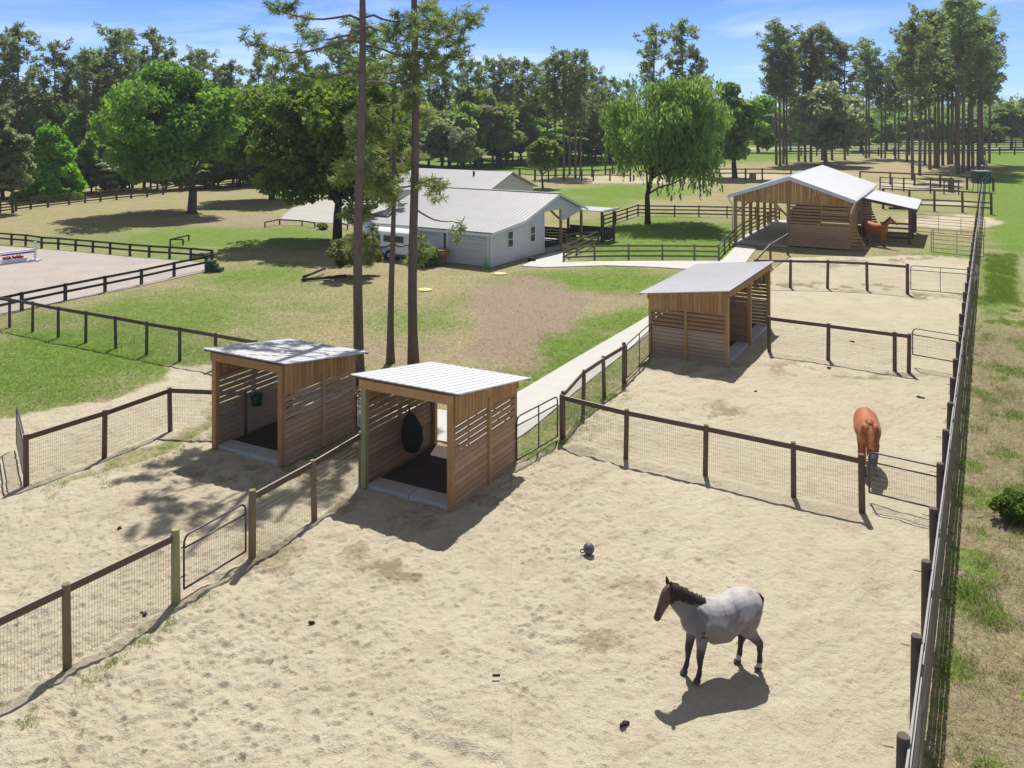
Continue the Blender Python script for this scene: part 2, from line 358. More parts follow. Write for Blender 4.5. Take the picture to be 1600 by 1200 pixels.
stain = np.maximum.reduce([ell(640, 885, 75, 22, .7), ell(570, 860, 90, 30, .8)*.6, ell(900, 965, 60, 14, .7)*.9, ell(940, 1000, 40, 26, .7)*.6, ell(1345, 1085, 26, 40, .6), ell(430, 870, 90, 30, .8)*.6, ell(260, 845, 80, 30, .8)*.5, ell(1250, 575, 90, 12, .7)*.6, ell(920, 665, 50, 12)*.6, ell(1110, 640, 60, 14)*.6, ell(940, 700, 60, 12)*.4,
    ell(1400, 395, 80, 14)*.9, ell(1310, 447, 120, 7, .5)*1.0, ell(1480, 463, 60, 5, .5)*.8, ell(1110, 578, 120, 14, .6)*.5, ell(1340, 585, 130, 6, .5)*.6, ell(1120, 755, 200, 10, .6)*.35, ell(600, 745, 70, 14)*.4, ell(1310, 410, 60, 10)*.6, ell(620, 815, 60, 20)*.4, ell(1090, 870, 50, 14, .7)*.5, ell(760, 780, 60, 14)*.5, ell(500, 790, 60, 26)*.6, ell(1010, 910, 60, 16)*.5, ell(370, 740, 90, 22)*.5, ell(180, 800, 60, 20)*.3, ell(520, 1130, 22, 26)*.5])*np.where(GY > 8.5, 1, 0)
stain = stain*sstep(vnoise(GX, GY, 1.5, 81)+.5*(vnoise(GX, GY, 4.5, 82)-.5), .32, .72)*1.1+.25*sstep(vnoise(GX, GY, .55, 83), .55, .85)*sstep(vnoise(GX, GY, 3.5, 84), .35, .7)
bare = np.maximum.reduce([ell(560, 455, 160, 28, .7)*.5, ell(690, 540, 110, 28, .6)*.45, ell(200, 345, 150, 8)*.4, ell(1400, 265, 170, 10)*.8, ell(1250, 270, 90, 9)*.7])
# relief: hoof prints, drag marks and soft undulation in the loose sand
x0, y0, res = -17.0, 8.0, .035; nx, ny = int(40/res), int(40/res)
relief = np.zeros((nx, ny), np.float32); worn = np.zeros((nx, ny), np.float32)
R = 8; kk = np.arange(-R, R+1)*res
KX, KY = np.meshgrid(kk, kk, indexing='ij')
rr = np.random.default_rng(5)
def stamp(px, py, ang, a, b, depth):
    i, j = int((px-x0)/res), int((py-y0)/res)
    if i < R+1 or j < R+1 or i > nx-R-2 or j > ny-R-2: return
    c, s = math.cos(ang), math.sin(ang)
    d = np.sqrt(((KX*c+KY*s)/a)**2+((-KX*s+KY*c)/b)**2)
    prof = -np.exp(-(d*1.05)**4)+.5*np.exp(-((d-1.42)/.33)**2)*(.6+.4*np.tanh((KX*c+KY*s)/a))
    relief[i-R:i+R+1, j-R:j+R+1] += depth*prof
    worn[i-R:i+R+1, j-R:j+R+1] = np.maximum(worn[i-R:i+R+1, j-R:j+R+1], np.exp(-d**4))
for k in range(24000):
    py = 8.5+36*rr.random()**1.25; px = -16+rr.random()*38
    stamp(px, py, rr.random()*PI, .045+.05*rr.random()**1.5, .04+.035*rr.random(), .006+.024*rr.random()**1.7)
for k in range(90):                                   # hoof and wheel drag lines, sweeping round the middle of the paddock
    px, py = -13+rr.random()*22, 9+rr.random()*17; an = math.atan2(py-19, px-1.5)+PI/2+rr.normal(0, .35); cv = rr.normal(.02, .02)
    dep = .0015+.003*rr.random()
    for q in range(int(40+rr.random()*170)):
        stamp(px, py, an, .07, .03+.02*rr.random(), dep); px += .04*math.cos(an); py += .04*math.sin(an); an += cv*.3
def samp(a):
    u = np.clip((GX-x0)/res, 0, nx-2.001); v = np.clip((GY-y0)/res, 0, ny-2.001)
    i = u.astype(int); j = v.astype(int); fu = u-i; fv = v-j
    r = (a[i, j]*(1-fu)+a[i+1, j]*fu)*(1-fv)+(a[i, j+1]*(1-fu)+a[i+1, j+1]*fu)*fv
    return np.where((GX > x0) & (GX < x0+40) & (GY > y0) & (GY < y0+40), r, 0)
fade = 1-sstep(GY, 38, 46)
churn = .45+1.0*sstep(-GX+.35*(GY-12), -4, 3)*(1-.4*sstep(GY, 24, 34))
GZ = samp(relief)*sand*fade*(.3+1.2*vnoise(GX, GY, .22, 8))*churn*.85
GZ += sand*fade*((vnoise(GX, GY, .6, 9)-.5)*.06+((vnoise(GX, GY, 2.3, 10)-.5)*.045+(vnoise(GX*.75+GY*.6, (GY*.75-GX*.6)*2.2, 3.1, 11)-.5)*.035+(vnoise(GX, GY, 9, 21)-.5)*.02)*(.4+1.0*vnoise(GX, GY, .18, 30))*(.5+.75*churn))
rad = np.hypot(GX-2.5, GY-20.5); tha = np.arctan2(GY-20.5, GX-2.5)
sweep = sstep(vnoise(GX, GY, .3, 86), .38, .62)*sstep(rad, 3.5, 6)*(1-sstep(GY, 17, 24))
GZ += sand*fade*sweep*((vnoise(rad*4.2+.5*vnoise(GX, GY, .7, 87), tha*1.6+40, 1.0, 85)-.5)*.075)
GZ += (1-sand)*fade*((vnoise(GX, GY, 3.1, 12)-.5)*.04+(vnoise(GX, GY, 9, 13)-.5)*.03)
GZ = np.minimum(GZ, .05)-.02
wornv = samp(worn)*sand*fade
nr, nc = GX.shape; idx = np.arange(nr*nc).reshape(nr, nc)
q = np.stack([idx[:-1, :-1], idx[:-1, 1:], idx[1:, 1:], idx[1:, :-1]], -1).reshape(-1, 4)
me = np_mesh('ground', np.stack([GX, GY, GZ], -1).reshape(-1, 3), q, None, None, True)
def vcol(me, name, ch):
    a = me.attributes.new(name, 'FLOAT_COLOR', 'POINT'); a.data.foreach_set('color', np.ascontiguousarray(np.stack(ch, -1), dtype=np.float32).ravel())
vcol(me, 'zone', [sand, green, grav, np.ones_like(sand)])
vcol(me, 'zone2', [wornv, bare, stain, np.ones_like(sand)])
def ground_material():
    m, nt, b, out = new_mat('ground_cover')
    P = nn(nt, 'ShaderNodeNewGeometry').outputs['Position']
    z = nn(nt, 'ShaderNodeSeparateColor'); nt.links.new(attr(nt, 'zone').outputs['Color'], z.inputs[0])
    z2 = nn(nt, 'ShaderNodeSeparateColor'); nt.links.new(attr(nt, 'zone2').outputs['Color'], z2.inputs[0])
    big, med, fin, vf = noise(nt, P, .35, 4), noise(nt, P, 1.6, 4, .6), noise(nt, P, 7, 4, .65), noise(nt, P, 38, 3, .7)
    # grass: green where it grows thick, straw where it is thin
    mixn = mth(nt, 'ADD', mth(nt, 'ADD', mth(nt, 'MULTIPLY', big, .34), mth(nt, 'MULTIPLY', med, .36)), mth(nt, 'MULTIPLY', fin, .30))
    gm = mth(nt, 'ADD', mth(nt, 'MULTIPLY', z.outputs[1], .8), mth(nt, 'MULTIPLY', mth(nt, 'SUBTRACT', mixn, .5), 4.2))
    gf = ramp(nt, gm, -.2, .5)
    straw = mixc(nt, ramp(nt, fin, .3, .7), (.50, .43, .265), (.29, .235, .13))
    straw = mixc(nt, mth(nt, 'MULTIPLY', ramp(nt, vf, .42, .72), .6), straw, (.13, .10, .06))
    lush = mixc(nt, ramp(nt, med, .35, .7), (.15, .265, .032), (.26, .38, .06))
    lush = mixc(nt, ramp(nt, vf, .35, .75), lush, (.05, .098, .018))
    thin = mixc(nt, ramp(nt, fin, .35, .65), (.30, .30, .135), (.15, .19, .065))
    lushsel = mixc(nt, ramp(nt, mth(nt, 'ADD', z.outputs[1], mth(nt, 'SUBTRACT', fin, .5)), .15, 1.0), thin, lush)
    c = mixc(nt, gf, straw, lushsel)
    f12 = noise(nt, P, 14, 4, .7); f3 = noise(nt, P, 3.3, 3, .6)
    c = mixc(nt, mth(nt, 'MULTIPLY', ramp(nt, f12, .5, .75), .42), c, (.06, .08, .025))
    c = mixc(nt, mth(nt, 'MULTIPLY', ramp(nt, f3, .55, .72), .5), c, (.40, .34, .20))
    c = mixc(nt, mth(nt, 'MULTIPLY', ramp(nt, mth(nt, 'ADD', z2.outputs[1], mth(nt, 'SUBTRACT', mixn, .5)), .1, .7), .8), c, straw)
    # worn dirt track with gravel
    dirt = mixc(nt, ramp(nt, fin, .3, .7), (.42, .34, .26), (.28, .22, .16))
    dirt = mixc(nt, ramp(nt, vf, .42, .75), dirt, (.17, .105, .07))
    gr = ramp(nt, mth(nt, 'ADD', z.outputs[2], mth(nt, 'MULTIPLY', mth(nt, 'SUBTRACT', mixn, .5), 3.4)), .3, .85)
    c = mixc(nt, gr, c, dirt)
    # sand
    s1 = mixc(nt, ramp(nt, big, .3, .7), (.55, .495, .375), (.475, .42, .305))
    s1 = mixc(nt, mth(nt, 'MULTIPLY', ramp(nt, vf, .5, .75), .4), s1, (.32, .265, .185))
    s1 = mixc(nt, mth(nt, 'MULTIPLY', ramp(nt, med, .52, .74), .5), s1, (.33, .265, .175))
    s1 = mixc(nt, mth(nt, 'MULTIPLY', ramp(nt, fin, .55, .75), .35), s1, (.36, .29, .20))
    s1 = mixc(nt, mth(nt, 'MULTIPLY', z2.outputs[0], .16), s1, (.34, .265, .185))
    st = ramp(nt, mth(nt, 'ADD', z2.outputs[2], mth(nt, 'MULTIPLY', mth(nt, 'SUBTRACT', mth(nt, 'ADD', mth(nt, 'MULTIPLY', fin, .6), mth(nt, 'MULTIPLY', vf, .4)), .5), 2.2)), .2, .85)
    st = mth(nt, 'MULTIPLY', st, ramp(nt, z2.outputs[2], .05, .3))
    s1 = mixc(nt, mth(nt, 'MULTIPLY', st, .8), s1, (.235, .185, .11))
    vo = nn(nt, 'ShaderNodeTexVoronoi', feature='F1', ins={'Scale': 5.5, 'Randomness': 1}); nt.links.new(P, vo.inputs['Vector'])
    spk = mth(nt, 'MULTIPLY', mth(nt, 'LESS_THAN', vo.outputs['Distance'], mth(nt, 'MULTIPLY', ramp(nt, big, .42, .75), .19)), ramp(nt, med, .4, .65))
    s1 = mixc(nt, mth(nt, 'MULTIPLY', spk, .75), s1, (.11, .08, .045))
    sf = ramp(nt, mth(nt, 'ADD', z.outputs[0], mth(nt, 'MULTIPLY', mth(nt, 'SUBTRACT', fin, .5), .7)), .3, .6)
    c = mixc(nt, sf, c, s1)
    nt.links.new(c, b.inputs['Base Color']); b.inputs['Roughness'].default_value = .95; b.inputs['Specular IOR Level'].default_value = .1
    hgt = mth(nt, 'ADD', mth(nt, 'MULTIPLY', vf, .4), fin)
    bump(nt, b, hgt, .9, .09)
    return m
me.materials.append(ground_material())
ground = link('ground', me); ground['kind'] = 'structure'
def sheet(name, pts, mat, z, thick=None, inset=0, kind='structure', sub=None):
    """flat sheet over world points, gently rounded corners, a real slab with sides"""
    mb = MB(); P = [V(p[0], p[1], z) for p in pts]
    mb.prism([p-V(0, 0, .12) for p in P], V(0, 0, .12))
    o = mb.build(name, mat); o['kind'] = kind; return o
def curve_pts(pts, n=6):
    """Catmull-Rom through open points"""
    P = [Vector(p) for p in pts]; out = []
    for i in range(len(P)-1):
        a, b, c, d = P[max(i-1, 0)], P[i], P[i+1], P[min(i+2, len(P)-1)]
        for k in range(n):
            t = k/n; out.append(.5*((2*b)+(c-a)*t+(2*a-5*b+4*c-d)*t*t+(3*b-a-3*c+d)*t**3))
    out.append(P[-1]); return out
# concrete paths
top = curve_pts([G(470, 604), G(552, 622), G(676, 640), G(745, 642), G(803, 617), G(900, 560), G(1020, 490), G(1062, 460)], 5)
bot = curve_pts([G(1078, 466), G(1020, 517), G(900, 612), G(812, 683), G(748, 700), G(690, 690), G(566, 671), G(470, 664)], 5)
mbp = MB()
mbp.prism([p+V(0, 0, -.1) for p in top+bot], V(0, 0, .13))
pth = mbp.build('paddock_path', M['concrete']); pth['kind'] = 'structure'
jt = MB()
t2 = [G(1062, 460), G(1100, 430), G(1080, 421), G(1010, 417), G(945, 415), G(850, 418), G(815, 416), G(845, 402), G(858, 396), G(882, 393), G(888, 409), G(1000, 408), G(1128, 407), G(1152, 383), G(1182, 388), G(1164, 412), G(1120, 440), G(1078, 466)]
mbp = MB(); mbp.prism([p+V(0, 0, -.1) for p in t2], V(0, 0, .13)); o = mbp.build('barn_path', M['concrete']); o['kind'] = 'structure'
# pale drive behind the oak and gravel strip by the garage
mbp = MB(); mbp.prism([p+V(0, 0, -.1) for p in curve_pts([G(438, 344), G(446, 334), G(465, 322), G(500, 313), G(560, 306), G(640, 304), G(650, 330), G(590, 352), G(520, 349), G(475, 346), G(438, 344)], 4)[:-1]], V(0, 0, .12)); o = mbp.build('driveway', M['asphalt']); o['kind'] = 'structure'
# riding arena
def arena_mat():
    m, nt, b, out = new_mat('arena_footing')
    P = nn(nt, 'ShaderNodeNewGeometry').outputs['Position']
    a, f = noise(nt, P, .5, 3), noise(nt, P, 6, 4, .65)
    c = mixc(nt, ramp(nt, a, .35, .65), (.42, .375, .34), (.35, .31, .285)); c = mixc(nt, mth(nt, 'MULTIPLY', ramp(nt, f, .45, .75), .6), c, (.24, .205, .185))
    nt.links.new(c, b.inputs['Base Color']); b.inputs['Roughness'].default_value = .95; bump(nt, b, f, .6, .05); return m
mbp = MB(); mbp.prism([p+V(0, 0, -.1) for p in [G(330, 411), G(200, 401), G(60, 389), G(-120, 376), G(-700, 400), G(-600, 480), G(-150, 525), G(0, 491), G(100, 471), G(225, 446), G(322, 424)]], V(0, 0, .125)); o = mbp.build('arena_footing', arena_mat()); o['kind'] = 'structure'
# far road
mbp = MB(); mbp.prism([V(-900, 246, -.1), V(900, 246, -.1), V(900, 257, -.1), V(-900, 257, -.1)], V(0, 0, .13)); o = mbp.build('road', M['asphalt']); o['kind'] = 'structure'
# ------------------------------------------------------------------ shelters
def shed(name, FL, FR, W, D, hf, hb, label, pmat=('wood_post', 'wood_post'), bays=1, lower='grey_board', upper='board', back=False, zl=1.34, zs=2.12, stud_out=True, roofm='roof', flap=False):
    """open-fronted run-in shelter: a runs along the open front, b into the depth, the roof falls to the back"""
    u = (FR-FL); u.z = 0; u.normalize(); v = V(-u.y, u.x)
    FL = V(FL.x, FL.y, 0)
    P = lambda a, b, z: FL+u*a+v*b+V(0, 0, z)
    zr = lambda b: hf+(hb-hf)*b/D
    t = thing(name, FL, label, 'shelter', 'wooden horse shelters')
    Z = V(0, 0, 1)
    # posts
    def post(a, b, m, s=.135):
        mb = MB(); mb.frame(P(a-s/2, b-s/2, 0), u*s, v*s, Z*(zr(b)-.06)); mb.build('post', M[m], t)
    xs_ = [W*i/bays for i in range(bays+1)]
    for i, a in enumerate(xs_):
        post(a, 0, pmat[0] if i == 0 else pmat[1], .15); post(a, D, 'wood_post', .14)
    # side walls
    def wall(a, nm, m1, m2, n, L0, L1, horiz, zl_, zs_, out):
        """boarded wall along direction n from L0 to L1 at fixed offset"""
        pass
    def side(a, out):
        mb = MB(); th = .035; oo = u*(out*.068)
        z = -.04
        while z < zl-.02:
            h = min(.137, zl-z-.004)
            mb.frame(P(a, .02, z)+oo-u*th/2, u*th, v*(D-.04), Z*(h), random.random()); z += .15
        w_ = mb.build('side_wall', M[lower], t)
        mb = MB(); z = zl+.012; n = 5; st = (zs-zl)/n
        for k in range(n):
            mb.frame(P(a, .02, z+.03)+oo-u*th/2, u*th, v*(D-.04), Z*(st-.042)); z += st
        mb.build('slats', M[upper], w_)
        mb = MB(); b = .0; nb = int(D/.16)
        for k in range(nb):
            b0, b1 = D*k/nb+.006, D*(k+1)/nb-.006
            o_ = oo+u*(out*.02)
            z1a, z1b = zr(b0)-.045, zr(b1)-.045
            zb = zs-.02-.16*(b0/D)
            mb.prism([P(a, b0, zb)+o_, P(a, b1, zb)+o_, P(a, b1, z1b)+o_, P(a, b0, z1a)+o_], u*(out*.025))
        mb.build('gable_boards', M['wood'], w_)
        mb = MB(); mb.frame(P(a-.045+out*.105, D*.52-.05, 0), u*.09*1, v*.1, Z*(zs+.12)); mb.build('stud', M['wood_post'] if upper == 'board' else M['grey_board'], w_)
    side(0, -1); side(W, 1)
    if bays > 1:
        mb = MB(); z = .05
        while z < 1.4: mb.frame(P(W/2-.02, .1, z), u*.035, v*(D-.2), Z*.138); z += .145
        z = 1.45
        while z < zr(D)-.2: mb.frame(P(W/2-.02, .1, z), u*.035, v*(D-.2), Z*.12); z += .18
        mb.build('partition', M['board'], t)
    if back:
        mb = MB(); z = .05
        while z < 1.2: mb.frame(P(.02, D+.02, z), u*(W-.04), v*.035, Z*.138); z += .145
        z = 1.22
        while z < hb-.2: mb.frame(P(.02, D+.02, z), u*(W-.04), v*.035, Z*.115); z += .175
        mb.build('back_wall', M['board'], t)
    # beams
    mb = MB()
    mb.frame(P(-.1, -.115, hf-.27), u*(W+.2), v*.05, Z*.225); mb.frame(P(-.1, .07, hf-.27), u*(W+.2), v*.05, Z*.2)
    mb.build('front_beam', M['wood'], t)
    mb = MB(); mb.frame(P(-.1, D+.06, hb-.26), u*(W+.2), v*.05, Z*.2)
    for k in range(int(W/.6)+1):
        a = W*k/int(W/.6); mb.frame(P(a-.02, -.12, zr(-.12)-.05), u*.04, v*(D+.4)+Z*(zr(D+.28)-zr(-.12)), Z*.05)
    mb.build('rafters', M['wood'], t)
    # roof
    os_, of, ob = .34, .16, .42
    dv = v*(D+of+ob)+Z*(zr(D+ob)-zr(-of)); o0 = P(-os_, -of, zr(-of)+.005)
    mb = MB(); mb.frame(o0, u*(W+2*os_), dv, Z*.022, .4)
    n = int((W+2*os_)/.2286)
    for k in range(n+1):
        a = (W+2*os_)*k/n; c = o0+u*a+Z*.022
        s = .018
        if k == 0: c += u*s
        if k == n: c -= u*s
        mb.prism([c-u*s, c+u*s, c+u*s*.5+Z*.016, c-u*s*.5+Z*.016], dv, .45)
    r = mb.build('roof', M[roofm], t)
    mb = MB()
    for b in (-of+.03, D*.5, D+ob-.1): mb.frame(P(-os_+.02, b, zr(b)-.04), u*(W+2*os_-.04), v*.05, Z*.042)
    mb.build('fascia', M['rail'], r)
    # floor
    mb = MB(); mb.frame(P(.08, .55, -.05), u*(W-.16), v*(D-.6), Z*.10); mb.build('floor_mat', M['mat'], t)
    mb = MB()
    nsl = max(2, int(W/1.25))
    for k in range(nsl): mb.frame(P(.05+W*k/nsl, .02, -.05), u*(W/nsl-.02), v*.5, Z*.135)
    mb.build('threshold', M['concrete'], t)
    return t, P, u, v
a0, a1 = G(570, 762), G(705, 797)
shedA, PA, uA, vA = shed('run_in_shed', a0, a1, (a1-a0).length, 3.2, 2.84, 2.30, 'wooden shelter with white metal roof and a black hay net hung inside', ('wood_green', 'wood'), lower='low_board')
b0, b1 = G(337, 700), G(440, 727)
shedB, PB, uB, vB = shed('run_in_shed', b0, b1, (b1-b0).length, 3.0, 2.80, 2.34, 'wooden shelter with tree shadows on its roof and a green bucket inside', ('wood_post', 'wood'), upper='grey_board', zs=2.0, zl=1.2)
c0 = G(1136, 572); cdir = FDIR
shedC, PC, uC, vC = shed('run_in_shed', c0, c0+cdir*6.9, 6.9, 3.05, 2.88, 2.50, 'long wooden shelter with closed slatted end beside the straight concrete path', bays=2, back=True, zl=1.22, zs=2.02)
# hay net, bucket
hn = MB()
q = PA(.17, 1.72, 0)
hn.tube([q+V(0, 0, 1.62), q+V(0, 0, 1.42), q+uA*.02+V(0, 0, 1.3), q+uA*.09+V(0, 0, 1.0), q+uA*.11+V(0, 0, .7), q+uA*.06+V(0, 0, .45), q+uA*.03+V(0, 0, .36)], [.012, .03, .16, .29, .30, .22, .05], 14)
o = hn.build('hay_net', M['net'], loc=q); tag(o, 'bulging black hay net hanging on the slatted wall inside a shelter', 'hay net')
mb = MB(); q = PB(.24, 1.35, .86)
mb.tube([q, q+V(0, 0, .33), q+V(0, 0, .335), q+V(0, 0, .04)], [.14, .19, .17, .125], 16)
o = mb.build('bucket', M['green_plastic'], loc=q); tag(o, 'dark green feed bucket hung on the inside wall of a shelter', 'bucket')
mb = MB(); mb.tube([q+uB*.0+vB*(.19*math.cos(a))+V(0, 0, .33+.14*math.sin(a)) for a in [PI*i/8 for i in range(9)]], .008, 5); hd = mb.build('handle', M['galv'], o)
# ------------------------------------------------------------------ fences
_pm = {}
def round_post(root, p, h, r, mat, name='post', lean=0):
    key = (round(h, 2), round(r, 3), mat)
    if key not in _pm:
        mb = MB(); mb.tube([(0, 0, -.3), (0, 0, h*.5), (0, 0, h-.025), (0, 0, h)], [r*1.04, r*1.0, r*.97, r*.88], 14, .5, True)
        o = mb.build('post', M[mat], root, None); o.location = p-root.location; _pm[key] = o.data
        # mesh was built round the origin
        for vtx in o.data.vertices: vtx.co += root.location
        o.rotation_euler = (random.gauss(0, .012), random.gauss(0, .012), random.random()*6); return o
    o = link(name, _pm[key], root, p-root.location); o.rotation_euler = (random.gauss(0, .012), random.gauss(0, .012), random.random()*6); return o
def wire_panel(mb, a, b, z0, z1, dx=.055, dz=.105, w=.0036):
    d = b-a; L = d.length; d.normalize(); n = V(-d.y, d.x)
    k = int(L/dx)
    for i in range(k+1):
        p = a+d*(L*i/max(k, 1)); mb.frame(p-d*w/2-n*w/2+V(0, 0, z0), d*w, n*w, V(0, 0, z1-z0), .5)
    m = int((z1-z0)/dz)
    for j in range(m+1):
        z = z0+(z1-z0)*j/m; mb.frame(a+n*w*.5-V(0, 0, w/2)+V(0, 0, z), d*L, n*w, V(0, 0, w), .5)
def wire_fence(label, pts, h, skip=(), mats=None, r=.075, rail='rail', wire=True, post='post_tan', name='paddock_fence', group=None, railside=0, wdx=.055):
    pts = [V(p.x, p.y) for p in pts]
    t = thing(name, pts[0], label, 'fence', group)
    for i, p in enumerate(pts):
        if i in skip: continue
        m = (mats or {}).get(i, post); rr_ = r*(1.15 if (mats and i in mats) else 1)
        round_post(t, p, h+(.06 if (mats and i in mats) else 0), rr_, m)
    mb = MB(); wb = MB()
    for i in range(len(pts)-1):
        a, b = pts[i], pts[i+1]; d = (b-a).normalized(); n = V(-d.y, d.x)*(railside)
        # top board, a shallow broken line of planks
        mb.bar(a+n*(r+.02)+V(0, 0, h-.10+random.gauss(0, .006)), b+n*(r+.02)+V(0, 0, h-.10+random.gauss(0, .006)), .042, .135, random.random())
        if wire: wire_panel(wb, a+n*(r+.045), b+n*(r+.045), .06, h-.17, wdx)
    mb.build('rail', M[rail], t)
    if wire: wb.build('wire_mesh', M['wire'], t)
    return t
def rounded(pts, r, n=5):
    out = []
    for i, p in enumerate(pts):
        if i == 0 or i == len(pts)-1 or r[i] == 0: out.append(p); continue
        a, b = (pts[i-1]-p).normalized(), (pts[i+1]-p).normalized(); s, e = p+a*r[i], p+b*r[i]
        for k in range(n+1):
            t = k/n; out.append(s*(1-t)**2+p*2*t*(1-t)+e*t*t)
    return out
def tube_gate(label, a, b, z0, z1, mesh=True, bars=(), uprights=(), rt=.022, mat='gate', name='metal_gate', group=None, mid=.24, radius=.18, left_square=False):
    a, b = V(a.x, a.y), V(b.x, b.y); d = b-a; L = d.length; d.normalize()
    t = thing(name, a, label, 'gate', group)
    P = lambda s, z: a+d*s+V(0, 0, z)
    mb = MB()
    mb.tube(rounded([P(0, z0), P(0, z1), P(L, z1), P(L, z0)], [0, .02 if left_square else radius, radius, 0]), rt, 8, .5)
    mb.tube([P(0, z0), P(L, z0)], rt, 8, .5)
    mb.build('frame', M[mat], t)
    mb = MB()
    if mid: mb.tube([P(rt, z1-mid), P(L-rt, z1-mid)], rt*.85, 8, .5)
    for z in bars: mb.tube([P(rt, z), P(L-rt, z)], rt*.8, 6, .5)
    mb.build('crossbar', M[mat], t)
    for s in uprights:
        mb = MB(); mb.tube([P(L*s, z0), P(L*s, z1)], rt*.85, 6, .5); mb.build('upright', M[mat], t)
    if mesh:
        wb = MB(); wire_panel(wb, P(rt, 0), P(L-rt, 0), z0+.02, z1-mid-.02, .055, .105); wb.build('wire_mesh', M['wire'], t)
    for s in (.25, .8):
        mb = MB(); z = z0+(z1-z0)*s; mb.tube([P(0, z)-d*.07, P(0, z)+d*.03], .014, 6); mb.build('hinge', M[mat], t)
    return t
# near left run with a gate
n1 = G(275, 945); n2 = G(105, 1040); d = (n2-n1)
fa = wire_fence('wire mesh fence at the lower left corner, its near post out in the sand', [n2+d*1.0, n2, n1], 1.42, mats={2: 'wood_green'}, r=.073, post='post_tan')
fb = wire_fence('short wire mesh fence from the closed gate to the shelter with the hay net', [G(394, 873), G(491, 812), PA(-.12, 0, 0)], 1.42, mats={0: 'post_tan'}, r=.07, post='post_tan')
tube_gate('closed mesh gate in the lower left fence beside a thick post', G(285, 936)+V(.03, 0, 0), G(386, 876)-V(.03, 0, 0), .2, 1.24, uprights=())
# fence left of the left shelter
wire_fence('reddish brown mesh fence running from an open gate to the left shelter', [G(41, 757), G(163, 713), G(266, 672), PB(-.1, 1.2, 0)], 1.30, r=.07, post='rail')
tube_gate('open gate swung back at the far left end of a brown mesh fence', G(38, 755), G(26, 700), .15, 1.2, left_square=True)
# upper left top-rail fence
wire_fence('single rail fence crossing the lawn in front of the riding arena', [G(-110, 488), G(-50, 502), G(-18, 506), G(15, 511), G(51, 518), G(91, 527), G(134, 535), G(181, 544), G(229, 554), G(281, 564), G(337, 575), G(400, 588)], 1.33, r=.062, post='post_dark', rail='post_dark', wdx=.09)
# cross fences
X1 = [G(878, 686), G(978, 713), G(1102, 741), G(1240, 774), G(1347, 799)]
wire_fence('brown mesh cross fence in front of the grazing chestnut horse', X1, 1.32, mats={4: 'post'}, r=.068, post='post')
tube_gate('mesh gate beside the grazing chestnut horse with rounded top corner', G(1358, 783), G(1474, 812), .22, 1.22)
c1 = G(1202, 549)
wire_fence('mid distance mesh cross fence meeting the long shelter', [c1, G(1294, 562), G(1398, 578), G(1420, 581)], 1.42, r=.075, post='post')
tube_gate('mesh gate at the end of the mid distance cross fence', G(1426, 571), G(1507, 586), .42, 1.42)
wire_fence('cross fence nearest the wooden barn', [G(1183, 448), G(1235, 449), G(1293, 450), G(1355, 453), G(1418, 459)], 1.55, mats={4: 'post'}, r=.078, post='post', wdx=.08)
tube_gate('wide pipe gate with one upright at the end of the cross fence nearest the barn', G(1423, 455), G(1525, 464), .1, 1.4, mesh=True, uprights=(.46,))
wire_fence('sloping rail fence rising along the path to the wooden barn', [G(1183, 448)+V(-.1, .15, 0), G(1204, 417), G(1231, 398)], 1.5, r=.075, post='post', wire=False)
# along the straight path
wire_fence('short three post mesh fence along the straight concrete path', [G(878, 686)+V(.05, .1, 0), G(911, 645), G(944, 620), G(975, 598)], 1.38, mats={3: 'post'}, r=.066, post='post')
tube_gate('two rail pipe gate between the hay net shelter and the corner post by the path', PA(PA and (a1-a0).length+.12, 3.15, 0), G(876, 684)-V(.1, .14, 0), .1, 1.28, uprights=(.52,), mesh=True)
tube_gate('two rail pipe gate between the path fence and the long shelter', G(979, 595), PC(-.12, 3.0, 0), .1, 1.3, uprights=(.5,), mesh=True)
tube_gate('mesh gate across the back of the shelter with the hay net', PA(1.15, 3.22, 0), PA((a1-a0).length-.1, 3.22, 0), .1, 1.35)
tube_gate('narrow gate between the two front shelters', PB((b1-b0).length+.15, 3.0, 0), PA(-.2, 2.8, 0), .1, 1.2)
# board fences
def board_fence(label, pts, h, boards, mat, post=None, side=1, name='board_fence', pw=.11, group=None, bh=.12, pext=.04):
    pts = [V(p.x, p.y) for p in pts]; t = thing(name, pts[0], label, 'fence', group); _m = None
    for i, p in enumerate(pts):
        d = (pts[min(i+1, len(pts)-1)]-pts[max(i-1, 0)]).normalized()
        if _m is None:
            mb = MB(); mb.box(p+V(0, 0, -.2), pw, pw, h+pext+.2, None, .5); o = mb.build('post', M[post or mat], t); _m = o.data
            for vtx in _m.vertices: vtx.co -= p-t.location
            o.location = p-t.location
        else: o = link('post', _m, t, p-t.location)
        o.rotation_euler = (0, random.gauss(0, .008), math.atan2(d.y, d.x))
    for z in boards:
        mb = MB()
        for i in range(len(pts)-1):
            a, b = pts[i], pts[i+1]; d = (b-a).normalized(); n = V(-d.y, d.x)*side*(pw/2+.016)
            mb.bar(a+n+V(0, 0, z+random.gauss(0, .005))-d*.02, b+n+V(0, 0, z+random.gauss(0, .005))+d*.02, .028, bh, random.random())
        mb.build('rail', M[mat], t)
    return t
def spread(a, b, n): return [a+(b-a)*(i/n) for i in range(n+1)]
board_fence('dark two rail fence along the near side of the riding arena', [G(-120, 518), G(-40, 502), G(34, 485), G(102, 470), G(164, 457), G(221, 445), G(272, 433), G(322, 422)], .86, (.46, .80), 'black_fence', pw=.13, name='arena_fence', bh=.13)
